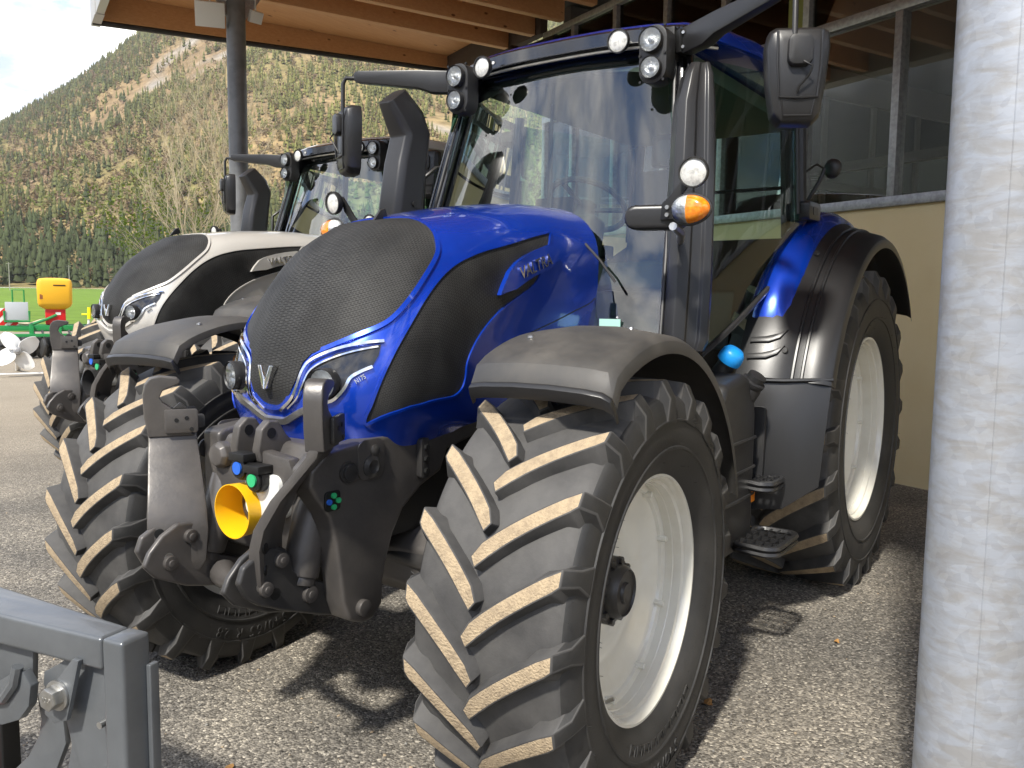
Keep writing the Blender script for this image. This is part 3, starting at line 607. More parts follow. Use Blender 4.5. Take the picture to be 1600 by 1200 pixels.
        q=MB(); q.prism([(u*.95,.39+(v-.39)*.95) for u,v in out],lambda u,v,w:yw(u,v,w),-.046,-.040); q.build('mirror_glass',CHROME,mh)
        q=MB(); q.prism(rrect(-.045,.045,.42,.53,.025),yw,.035,.075); q.build('stalk_socket',PLAST,mh,bevel=.012)
        q=MB(); q.tube([yw(-.08,.545,.046),yw(-.078,.42,.050),yw(-.068,.31,.048),yw(0,.306,.052),yw(.068,.31,.048),yw(.078,.42,.05),yw(.08,.545,.046)],.005,n=6); q.tube([yw(-.06,.30,.046),yw(-.05,.245,.04),yw(.05,.245,.04),yw(.06,.30,.046)],.004,n=6); q.build('shell_ridge',PLASTS,mh)
        q=MB(); q.tube([yw(.01,.43,.075),yw(.04,.41,.085),yw(.03,.38,.07),yw(.0,.345,.06),yw(-.005,.325,.052)],.004,n=6); q.build('mirror_cable',BLACK,mh)
    # rear work light on the left rear pillar
    q=MB(); q.tube([(.45,.90,2.06),(.44,.955,2.16),(.42,.97,2.22)],.010,n=6); q.tube([(.5,.90,2.2),(.46,.94,2.24),(.42,.97,2.22)],.006,n=6); q.build('rear_lamp_stay',BLACK,root)
    round_led(root,(.37,1.0,2.225),(-.85,.5,-.05),.05,'rear_work_light')
    # roof
    b=MB(); secs=[]
    def roofring(sc,z,dx=0):
        pts=[]
        base=[(1.46,0),(1.45,.25),(1.41,.45),(1.345,.60),(1.22,.70),(.9,.77),(.4,.79),(-.1,.66),(-.40,.50),(-.48,.3)]
        full=base+[(-.525,0)]+[(x,-y) for x,y in base[:0:-1]]
        return [V((.45+(x-.45)*sc,y*sc,z)) for x,y in full]
    rings=[roofring(.975,2.685),roofring(1.0,2.695),roofring(1.0,2.745),roofring(.975,2.765),roofring(.90,2.785),roofring(.6,2.80),roofring(.2,2.805)]
    n_=len(rings[0]); vs=[p for r_ in rings for p in r_]
    b.add(vs,[(i*n_+j,i*n_+(j+1)%n_,(i+1)*n_+(j+1)%n_,(i+1)*n_+j) for i in range(len(rings)-1) for j in range(n_)]+[tuple(range(n_-1,-1,-1)),tuple((len(rings)-1)*n_+j for j in range(n_))])
    rf=b.build('roof',paint,root,smooth=50)
    fr=[p for p in roofring(1.008,2.70)]; k=len(fr); arc=[fr[i] for i in (k-4,k-3,k-2,k-1,0,1,2,3,4)] if False else [fr[(i)%k] for i in range(-4,5)]
    arc=[V(p) for p in dense([tuple(p) for p in arc],4)]
    b=MB(); vs=[]
    for p in arc:
        vs+=[p+V((.0,0,.045)),p+V((.022,0,.03)),p+V((.026,0,-.025)),p+V((-.02,0,-.04))]
    k=len(arc); b.add(vs,[(i*4+j,i*4+j+1,i*4+5+j,i*4+4+j) for i in range(k-1) for j in range(3)]); b.build('roof_visor',GLOSSB,rf,smooth=35)
    b=MB(); b.tube([p+V((.01,0,-.045)) for p in arc],.007,n=6); b.build('visor_bead',STEEL,rf)
    for i in (k//2-6,k//2+5):
        q=MB(); q.cyl(arc[i]+V((.02,0,.0)),arc[i]+V((.03,0,.0)),.008,n=10); q.build('visor_clip',WPL,rf)
    # cab inside
    b=MB(); b.prism([(-.45,2.60),(1.30,2.60),(1.34,2.68),(-.48,2.68)],lambda u,v,w:(u,w,v),-.56,.56); b.build('roof_lining',LINER,root,bevel=.02)
    b=MB(); b.prism([(.55,1.15),(1.68,1.15),(1.66,1.30),(1.2,1.32),(.75,1.30)],lambda u,v,w:(u,w,v),-.66,.66); b.build('cab_floor',BLACK,root,bevel=.01)
    b=MB(); b.prism([(-.45,1.2),(.6,1.2),(.5,1.6),(-.42,1.95)],lambda u,v,w:(u,w,v),-.55,.55); b.build('cab_rear_console',BLACK,root,bevel=.02)
    b=MB(); b.prism([(1.35,1.30),(1.58,1.30),(1.50,1.86),(1.34,1.96),(1.22,1.92),(1.28,1.7)],lambda u,v,w:(u,w,v),-.16,.16); ds=b.build('dashboard',SEAT,root,bevel=.03,seg=3)
    cst=V((1.14,0,2.02)); axs=V((-.55,0,.83)).normalized(); q=MB(); a_=V((0,1,0)); c_=axs.cross(a_)
    q.tube([cst+a_*(.20*math.cos(2*PI*i/28))+c_*(.20*math.sin(2*PI*i/28)) for i in range(28)],.015,n=8,closed=True)
    for t in (.3,2.3,4.4): q.tube([cst-axs*.03,cst+(a_*math.cos(t)+c_*math.sin(t))*.19],.013,n=6)
    q.cyl(cst-axs*.12,cst,.05,n=16); q.build('steering_wheel',SEAT,root)
    b=MB(); b.box((.18,-.26,1.60),(.72,.26,1.76)); b.prism([(.14,1.72),(.28,1.72),(.14,2.34),(.06,2.34)],ident,-.25,.25); b.prism([(.08,2.35),(.16,2.35),(.14,2.55),(.07,2.55)],ident,-.14,.14); b.build('driver_seat',SEAT,root,bevel=.035,seg=3)
    b=MB(); b.box((.25,-.42,1.80),(.75,-.32,1.88)); b.prism(rrect(.72,.98,1.95,2.12,.02),lambda u,v,w:(w,u-1.25,v),.80,.83); b.build('armrest',SEAT,root,bevel=.02)
    b=MB(); b.prism(rrect(.0,.15,0,.11,.02),lambda u,v,w:(1.28+w-.3*u,.46+u*.9,2.16+v),0,.03); b.tube([(1.40,.58,2.12),(1.33,.53,2.17)],.01,n=6); b.build('inner_mirror',BLACK,root,bevel=.008)
    b=MB(); b.tube([(1.30,-.12,2.0),(1.30,-.12,2.5)],.008,n=6); b.tube([(-.38,-.55,1.95),(-.38,-.55,2.6)],.02,n=6); b.tube([(-.38,.55,1.95),(-.38,.55,2.6)],.02,n=6); b.tube([(-.38,-.5,2.25),(-.38,.5,2.25)],.012,n=6); b.build('inner_frame',SEAT,root)
    # note behind the glass, and wiper
    b=MB(); b.box((1.742,.42,1.40),(1.745,.52,1.46)); b.build('paper_note',NOTE,root)
    b=MB(); b.tube([(1.80,.375,1.775),(1.785,.44,1.705),(1.77,.505,1.615)],.0055,n=6); b.build('wiper',CASTD,root)
    # rear fenders
    for sg in (1,-1):
        cx,cz=0.02,.86
        prof=[(.80,1.135),(.86,1.14),(.99,1.115),(1.035,1.085),(1.05,1.075),(1.12,1.062),(1.175,1.045),(1.205,1.02),(1.212,.985)]
        prof_in=[(y,r-.01) for y,r in prof]
        ths=[17+127*i/36 for i in range(37)]
        def P(y,r,th):
            g=0.0
            if th<60: g=.03*((60-th)/43)**2
            return V((cx+(r+g)*math.cos(R(th)),sg*y,cz+(r+g)*math.sin(R(th))))
        b=MB(); vs=[]; n_=len(prof)
        for th in ths:
            for y,r in prof: vs.append(P(y,r,th))
            for y,r in prof_in[::-1]: vs.append(P(y,r,th))
        m_=2*n_; b.add(vs,[(i*m_+j,i*m_+(j+1)%m_,(i+1)*m_+(j+1)%m_,(i+1)*m_+j) for i in range(36) for j in range(m_)]+[tuple(range(m_)),tuple(36*m_+j for j in range(m_-1,-1,-1))])
        rfn=b.build('rear_fender',PLASTS,root,smooth=30,bevel=.001,seg=1)
        # raised grooves along the fender
        for y,r in ((1.045,1.088),(1.085,1.078)):
            q=MB(); q.tube([P(y,r-.005,th) for th in ths[0:-4]],.008,n=6); q.build('fender_rib',PLASTS,rfn)
        # painted inner panel
        b=MB(); vs=[]; tb=[29.5+102*i/26 for i in range(27)]; pb=[(.815,1.13),(.825,1.165),(.87,1.185),(.93,1.175),(.98,1.14),(1.0,1.10)]
        for i,th in enumerate(tb):
            e=min(1,i/4)**.5; e2=min(1,(26-i)/3)**.5
            for j,(y,r) in enumerate(pb): vs.append(P(.83+(y-.83)*(.86+.14*e),1.118+(r-1.118)*(.12+.88*e)*e2,th-(y-.83)*26*(1-min(1,i/7))*0+(y-.83)*22*(1-min(1,i/8))))
        b.add(vs,[(i*6+j,i*6+j+1,i*6+7+j,i*6+6+j) for i in range(26) for j in range(5)]); b.build('fender_panel',paint,rfn,smooth=60)
        def rs_(y):
            for (y0,r0),(y1,r1) in zip(prof,prof[1:]):
                if y<=y1: return r0+(r1-r0)*(y-y0)/(y1-y0)
            return prof[-1][1]
        for t0 in (26.3,22.2):
            q=MB(); bl=[(.845,t0),(.91,t0+.5),(.965,t0+1.6),(1.0,t0+3.0),(.975,t0+.6),(.93,t0-.7),(.845,t0-1.3)]
            q.prism(bl,lambda u,v,w:P(u,rs_(u)+w,v),-.004,.014); q.build('vent_rib',PLASTS,rfn,bevel=.004)
        for y,th in ((1.01,56),(1.0,24)):
            p=P(y,1.108,th); nn=(p-V((cx,p.y,cz))).normalized(); q=MB(); q.cyl(p,p+nn*.008,.016,.013,n=16); q.build('fender_bolt',PLAST,rfn)
        # lower side skirt below the fender
        sk=[(1.19,1.03),(1.195,.72),(.96,.60)]
        b=MB(); b.add([(1.15,sg*.62,1.17),(1.105,sg*1.02,1.18),(1.01,sg*1.205,1.19),(1.19,sg*.62,.55),(1.20,sg*1.06,.62),(1.10,sg*1.19,.72)],[(0,1,4,3),(1,2,5,4)])
        s_=b.build('side_skirt',PLASTS,root,thick=.02,bevel=.004)
        q=MB(); q.prism(rrect(.66,.97,.70,1.07,.02),lambda u,v,w:(1.215+w-.05*(v-.7)*1-.0,sg*u,v),-.03,-.005); q.build('skirt_panel',PLAST,s_,bevel=.006)
        q=MB(); q.tube([(1.155,sg*.62,1.178),(1.115,sg*1.02,1.188),(1.012,sg*1.208,1.196)],.009,n=6); q.build('skirt_edge',PLASTS,s_)
    # fuel tank with caps
    for sg in (1,-1):
        b=MB(); b.prism([(1.30,.50),(1.80,.50),(1.86,.58),(1.80,1.0),(1.66,1.20),(1.45,1.235),(1.34,1.20),(1.30,1.05)],ident,sg*.50,sg*.965); tk=b.build('fuel_tank',PLAST,root,bevel=.035,seg=3)
        for z in (.70,.82,.95):
            q=MB(); q.tube([(1.30,sg*.962,z),(1.55,sg*.968,z),(1.80,sg*.962,z)],.008,n=6); q.build('tank_rib',PLAST,tk)
        q=MB(); q.box((1.28,sg*.50,.45),(1.78,sg*.93,.52)); q.build('tank_guard',CASTD,tk,bevel=.02)
    o_=V((1.345,.935,1.155)); axd=V((.10,.55,.80)).normalized()
    q=MB(); q.lathe([(.055,-.05),(.052,.02),(.048,.03),(.052,.04),(.052,.055),(.040,.06),(.040,.085),(0,.09)],o=o_,ax=axd,n=20); cp=q.build('fuel_cap',PLAST,root,smooth=30)
    o_=V((1.40,.845,1.25)); q=MB(); q.cyl(o_-axd*.06,o_+axd*.045,.042,.038,n=18); nk=q.build('fluid_neck',PLAST,root)
    q=MB(); q.lathe([(.052,.04),(.054,.055),(.050,.085),(.036,.102),(0,.106)],o=o_,ax=axd,n=24); q.build('fluid_cap',CAPB,nk,smooth=50)
    # steps
    for (z,y0,y1,x0,x1) in ((.755,.90,1.06,1.17,1.36),(.52,.95,1.14,1.20,1.52)):
        b=MB(); n_=8
        ring=rrect(x0,x1,y0,y1,.05)
        b.tube([(x,y,z) for x,y in ring],.014,n=6,closed=True)
        for i in range(4): f=(i+1)/5; b.box((x0+.01,y0+(y1-y0)*f-.005,z-.012),(x1-.01,y0+(y1-y0)*f+.005,z+.008))
        for i in range(3): f=(i+1)/4; b.box((x0+(x1-x0)*f-.005,y0+.01,z-.012),(x0+(x1-x0)*f+.005,y1-.01,z+.008))
        b.tube([(x,y,z-.025) for x,y in ring],.012,n=6,closed=True); b.build('step',PLASTS,root,smooth=30)
    b=MB(); b.box((1.22,.90,.45),(1.25,.93,1.0)); b.box((1.34,.90,.45),(1.37,.93,1.0)); b.build('step_frame',PLAST,root)
    b=MB(); b.prism(rrect(1.28,1.33,.66,.72,.01),ident,.95,.965); b.build('step_reflector',ORG,root,bevel=.003)
    # transmission / rear axle
    b=MB(); b.cyl((0,-.6,.848),(0,.6,.848),.17,n=24); b.box((-.35,-.28,.55),(1.25,.28,1.25)); b.build('rear_axle',CASTD,root,bevel=.02)
# ------------------------------------------------------------------ tractor
HPX=[(1.70,1.955),(2.0,1.94),(2.3,1.897),(2.5,1.855),(2.67,1.803),(2.83,1.712),(2.95,1.60),(3.04,1.47),(3.10,1.35),(3.13,1.24),(3.125,1.16),(3.085,1.05)]
HBX=[(1.70,1.40),(1.85,1.36),(2.0,1.30),(2.1,1.24),(2.2,1.2),(2.3,1.17),(2.4,1.14),(2.48,1.12),(2.54,1.10),(2.6,1.09),(2.64,1.07),(2.66,1.03)]
HWX=[.385,.385,.385,.388,.392,.398,.40,.40,.395,.385,.365,.34]
class Hood:
    def __init__(s,fs=0,lift=0):
        xs=lambda x:x+fs*min(max((x-1.7)/1.4,0),1); zs=lambda x:lift*min(max((x-1.7)/.9,0),1)
        s.P=[(xs(x),z+zs(x)) for x,z in HPX]; s.B=[(xs(x),z+zs(x)) for x,z in HBX]
    def f(h,s,t,off=0):
        if off: 
            return h.f(s,t)+h.n(s,t)*off
        sg=-1 if t<0 else 1; a=abs(t)
        px,pz=catmull(h.P,s); bx,bz=catmull(h.B,s); w=catmull(HWX,s)[0]
        k=.62; q=min(a/k,1); ph=q*PI/2; e=2.6
        yy=math.sin(ph)**(2/e); dd=1-max(math.cos(ph),0)**(2/e)
        ln=math.hypot(bx-px,bz-pz); c0=min(.27,.5*ln)
        dep=dd*c0 if a<=k else c0+(a-k)/(1-k)*(ln-c0)
        bul=1 if a<=k else 1-.06*((a-k)/(1-k))**2
        return V((px+(bx-px)/ln*dep,sg*w*yy*bul,pz+(bz-pz)/ln*dep))
    def n(h,s,t):
        d=.012
        if abs(t)<d: t0,t1=(-d,d)
        else: t0,t1=t-d*.5,t+d*.5
        a=h.f(min(s+d,1),t)-h.f(max(s-d,0),t); b=h.f(s,t1)-h.f(s,t0)
        n=a.cross(b).normalized(); p=h.f(s,t)
        return n if n.dot(p-V((p.x-.45,0,p.z-.35)))>0 else -n
def inside(p,poly):
    x,y=p; c=False; j=len(poly)-1
    for i in range(len(poly)):
        xi,yi=poly[i]; xj,yj=poly[j]
        if (yi>y)!=(yj>y) and x<(xj-xi)*(y-yi)/(yj-yi)+xi: c=not c
        j=i
    return c
def patch(name,h,outline,off,mt,parent,step=.03,skirt=.012,fn=None,sn=3,tn=1.0):
    ol=dense(outline,sn,True); n=len(ol)
    pts=[V(p) for p in ol]; x0=min(p[0] for p in ol); x1=max(p[0] for p in ol); y0=min(p[1] for p in ol); y1=max(p[1] for p in ol)
    st=step; sy=step*tn
    x=x0+st/2
    while x<x1:
        y=y0+sy/2
        while y<y1:
            if inside((x,y),ol) and min((x-a)**2+((y-b)/tn)**2 for a,b in ol)>(st*.35)**2: pts.append(V((x,y)))
            y+=sy
        x+=st
    r=delaunay_2d_cdt(pts,[],[list(range(n))],1,1e-5)
    g=lambda s,t:h.f(s,t)+h.n(s,t)*(off+(fn(s,t) if fn else 0))
    b=MB(); b.add([g(p.x,p.y) for p in r[0]],[tuple(f) for f in r[2]]); nuv=len(r[0]); UVS=[(p.y*.62,p.x*1.9) for p in r[0]]
    if skirt:
        A=[g(*p) for p in ol]; C=[h.f(*p)-h.n(*p)*.004 for p in ol]
        b.add(A+C,[(i,(i+1)%n,n+(i+1)%n,n+i) for i in range(n)])
    if skirt: UVS+=[(p[1]*.62,p[0]*1.9) for p in ol]*2
    o=b.build(name,mt,parent,smooth=50,fix=False)
    if mt is MESH:
        uv=o.data.uv_layers.new(name='UVMap'); ix=np.zeros(len(o.data.loops),np.int32); o.data.loops.foreach_get('vertex_index',ix); uv.data.foreach_set('uv',np.array(UVS,np.float32)[ix].ravel())
    return o
def ribbon(name,h,path,w,hh,mt,parent,off=0.0,n=5,taper=False):
    ps=dense(path,n); P=[h.f(*p) for p in ps]; Nn=[h.n(*p) for p in ps]; k=len(ps); vs=[]
    for i in range(k):
        t=(P[min(i+1,k-1)]-P[max(i-1,0)]).normalized(); bi=Nn[i].cross(t).normalized()
        ww=w*(1 if not taper else max(.15,math.sin(PI*(i+.5)/k)**.5))
        for a,c in ((-1,-.004),(-.75,hh),(.75,hh),(1,-.004)): vs.append(P[i]+bi*(a*ww)+Nn[i]*(off+c))
    b=MB(); b.add(vs,[(i*4+j,i*4+j+1,i*4+4+j+1,i*4+4+j) for i in range(k-1) for j in range(3)]+[(0,1,2,3),(4*k-1,4*k-2,4*k-3,4*k-4)])
    return b.build(name,mt,parent,smooth=35)
def mir(poly): return [(s,-t) for s,t in poly]

def tyre_part(root,loc,rz,Rr,half,nl,rimr,sect,tread_dirty=True,mirror=False,lettering=None):
    # half: tread half width, rimr: bead radius, sect: half section width ; axis Y
    k=.043*Rr/.667; rc=Rr-k; sr=Rr-rimr
    prof=[(rimr,-sect*.78),(rimr+.02,-sect*.86),(rimr+sr*.25,-sect*.975),(rimr+sr*.45,-sect),(rimr+sr*.62,-sect*.985),(rimr+sr*.76,-sect*.94),(rc-.012,-half*.985),(rc-.002,-half*.86),(rc+.003,-half*.4),(rc+.004,0)]
    prof=prof+[(r,-y) for r,y in prof[-2::-1]]
    b=MB(); b.lathe(prof,n=96); b.m=[1 if 6<=(i%(len(prof)-1))<=len(prof)-8 else 0 for i in range(len(b.f))]
    # raised sidewall bands and block pattern
    for sg in (-1,1):
        for q,wd in ((.30,.008),(.58,.006)):
            rr=rimr+sr*q; yy=sect*(.985 if q<.4 else .992)
            b.lathe([(rr-wd,sg*(yy-.004)),(rr-wd*.4,sg*(yy+.0035)),(rr+wd*.4,sg*(yy+.0035)),(rr+wd,sg*(yy-.004))],n=72)
    ty=b.build('tyre',[RUB,TREAD],root,smooth=50)
    ty.location=loc; ty.rotation_euler=(0,0,rz)
    # one lug (towards +y), curved bar
    for sg in (1,-1):
        lb=MB(); sec=[]; N=10
        for i in range(N):
            f=min(1,i/(N-2)); y0_=(-.033 if sg>0 else .012)*Rr/.667; y=y0_+f*(half-y0_); th=R(17.5)*(f**.8)
            if i==N-1: y=half+.026; th=R(18.3)
            r0=rc-.012-(.02 if i==N-2 else (.075 if i==N-1 else 0))
            sec.append((y,th,r0))
        vs=[]
        for i,(y,th,r0) in enumerate(sec):
            wt=.0225*Rr/.667; wb=.036*Rr/.667+.012*(i>6)
            i0,i1=max(i-1,0),min(i+1,N-1); dy=sec[i1][0]-sec[i0][0]; du=(sec[i1][1]-sec[i0][1])*Rr; l=math.hypot(dy,du); ny,nu=-du/l,dy/l
            if i>=N-2: ny,nu=0,1
            rt_=Rr-.004*f**3-(.052 if i==N-1 else 0)
            for (w,rr) in ((-wb,r0),(-wt,rt_),(wt,rt_),(wb,r0)):
                yy=y+ny*w*(.5 if i==0 else 1); tt=th+nu*w/Rr
                vs.append((rr*math.cos(tt),sg*yy,rr*math.sin(tt)))
        fs=[(i*4+j,i*4+j+1,i*4+5+j,i*4+4+j) for i in range(N-1) for j in range(3)]
        top=[2 if i>=N-2 else (1 if j==1 else 0) for i in range(N-1) for j in range(3)]
        o=len(lb.v); lb.add(vs,fs); lb.m=[x for x in top]
        lb.add(vs,[(0,1,2,3),(4*N-1,4*N-2,4*N-3,4*N-4)],2)
        # outer shoulder foot
        lg=lb.build('lug',[TREAD,DIRT,RUB],ty,smooth=35,bevel=.004,seg=2)
        for q in range(nl):
            a=2*PI*(q+(0 if sg>0 else .46))/nl+R(3.5)
            if q==0: lg.rotation_euler=(0,-a,0)
            else: inst(lg,ty,rot=(0,-a,0))
    if lettering:
        for sg in (-1,1):
            rr=rimr+sr*.47
            def fn(x,y,z,sg=sg,rr=rr):
                rad=rr+y; t=-PI/2+sg*(x/rr)+lettering[1]
                yy=sect*1.0-abs(rad-rr)*.08
                return V((rad*math.cos(t)*1.0,sg*(yy+z),rad*math.sin(t)))
            text_obj('sidewall_lettering',lettering[0],fn,RUB,ty,size=.062,ext=.0035,space=1.25)
            rr2=rimr+sr*.2
            bb=MB()
            for i in range(9):
                t0=-PI/2+(i-4)*.13; c=[]
                for (a,q) in ((-.045,-.018),(.045,-.018),(.03,.018),(-.055,.018)): c.append(((rr2+q)*math.cos(t0+a),sg*sect*.965,(rr2+q)*math.sin(t0+a)))
                bb.tube(c,.0022,n=4,closed=True)
            bb.build('sidewall_blocks',RUB,ty)
    # vent hairs
    hb=MB()
    for i in range(150):
        a=random.uniform(0,2*PI); sg=random.choice((-1,1)); q=random.choice((.15,.33,.6,.85)); rr=rimr+sr*q+random.uniform(-.006,.006); yy=sg*sect*(.9 if q<.2 else (.99 if q<.7 else .93))
        p=V((rr*math.cos(a),yy,rr*math.sin(a))); d=V((random.uniform(-.3,.3),sg,random.uniform(-.3,.3)))*random.uniform(.008,.016)
        hb.tube([p,p+d],.0007,n=3,caps=False)
    tag(hb.build('rubber_hairs',RUB,ty,smooth=0),kind='stuff')
    return ty

def rim_part(root,loc,rz,rl,depth,off,nb,hubr,mirror=False,style=0):
    # outer side = +y ; rl lip radius, lip plane at y=off
    b=MB()
    prof=[(rl-.004,off-.012),(rl,off-.004),(rl-.003,off+.004),(rl-.014,off+.004),(rl-.022,off-.006),(rl-.027,off-.03),(rl-.034,off-.055),(rl-.040,off-.06),(rl-.040,off-depth*.66),(rl-.058,off-depth*.70),(rl-.062,off-depth*.78),(rl-.085,off-depth*.82),(rl-.11,off-depth*.98),(rl*.55,off-depth*1.16),(hubr+.05,off-depth*1.10),(hubr+.03,off-depth*1.05),(.0,off-depth*1.05)]
    b.lathe(prof,n=72)
    # inner barrel
    b.lathe([(rl-.004,off-.012),(rl-.035,off-.03),(rl-.05,-off*.2),(rl-.035,-off+.03),(rl,-off)],n=72)
    o=b.build('rim',RIM,root,smooth=38); o.location=loc; o.rotation_euler=(0,0,rz+(PI if mirror else 0))
    bb=MB(); 
    for i in range(2):
        pass
    yb=off-depth*.80; rb=rl-.048
    lug=MB(); lug.box((rb-.016,yb-.012,-.014),(rb+.006,yb+.012,.014)); lug.cyl((rb-.010,yb,0),(rb-.010,yb+.034,0),.011,n=6)
    l0=lug.build('clamp_bolt',RIM,o,smooth=30,bevel=.002,seg=1)
    for i in range(nb):
        a=2*PI*i/nb+.05
        if i==0: l0.rotation_euler=(0,-a,0)
        else: inst(l0,o,rot=(0,-a,0))
    vv=MB(); vv.cyl((rl*.86,off-depth*.55,.02),(rl*.80,off-depth*.30,.02),.006,n=8); vo=vv.build('valve',STEEL,o); vo.rotation_euler=(0,1.1,0)
    hb=MB(); hy=off-depth*1.05
    hb.lathe([(hubr*1.25,hy),(hubr*1.25,hy+.02),(hubr,hy+.025),(hubr*.97,hy+.05),(hubr*.85,hy+.062),(hubr*.8,hy+.055),(hubr*.4,hy+.055),(hubr*.35,hy+.064),(0,hy+.064)],n=32)
    for i in range(10):
        a=2*PI*i/10; hb.cyl((hubr*1.12*math.cos(a),hy+.018,hubr*1.12*math.sin(a)),(hubr*1.12*math.cos(a),hy+.034,hubr*1.12*math.sin(a)),.012,n=6)
    hb.build('hub',CASTD,o,smooth=35)
    return o

def round_led(parent,loc,d,r,name='work_light'):
    d=V(d).normalized(); loc=V(loc)
    b=MB(); b.lathe([(0,-r*.75),(r*.55,-r*.72),(r*.9,-r*.45),(r,-r*.2),(r,.0),(r*.98,.006),(r*.90,.006),(r*.88,-.004)],o=loc,ax=d,n=28)
    o=b.build(name,PLAST,parent,smooth=40)
    l=MB(); l.lathe([(r*.9,-.004),(r*.55,.004),(0,.006)],o=loc,ax=d,n=28); l.build('lens',LEDW,o)
    q=MB(); a=d.orthogonal().normalized(); c=d.cross(a)
    for i in range(0):
        t=2*PI*i/6; rr=0 if i==6 else r*.45
        p=loc+a*(rr*math.cos(t))+c*(rr*math.sin(t)); q.lathe([(r*.16,.003),(r*.10,.011),(0,.012)],o=p,ax=d,n=8)
    pass
    return o
def halogen(parent,loc,d,r,name='headlight'):
    d=V(d).normalized(); loc=V(loc)
    b=MB(); b.lathe([(r*1.02,-.035),(r*1.08,-.015),(r*1.10,.0),(r*1.05,.008),(r*.98,.002)],o=loc,ax=d,n=28); o=b.build(name,PLAST,parent)
    q=MB(); q.lathe([(r*.985,.001),(r*.8,-.010),(r*.5,-.017),(r*.26,-.018),(r*.24,-.004),(r*.1,.0),(0,.0)],o=loc,ax=d,n=14); q.build('reflector',REFL,o,smooth=12)
    l=MB(); l.lathe([(r*.99,.003),(r*.6,.010),(0,.013)],o=loc,ax=d,n=24); l.build('lens',CLEAR,o)
    return o
def text_on(name,body,p0,p1,nrm,hgt,mt,par,ext=.003,bold=0.0):
    # lettering from p0 to p1 on a surface with normal nrm
    p0,p1=V(p0),V(p1); x=(p1-p0); L_=x.length; x.normalize(); y=nrm.cross(x).normalized(); me=text_mesh(body,1.0,ext,1.0,bold)
    xs=[v.co.x for v in me.vertices]; ys=[v.co.y for v in me.vertices]; w=max(xs)-min(xs); h_=max(ys)-min(ys); cx=(max(xs)+min(xs))/2; cy=(max(ys)+min(ys))/2; c=(p0+p1)/2
    for v in me.vertices: v.co=c+x*((v.co.x-cx)/w*L_)+y*((v.co.y-cy)/h_*hgt)+nrm*v.co.z
    me.materials.clear(); me.materials.append(mt); o=bpy.data.objects.new(name,me); COL.objects.link(o); o.parent=par; return o

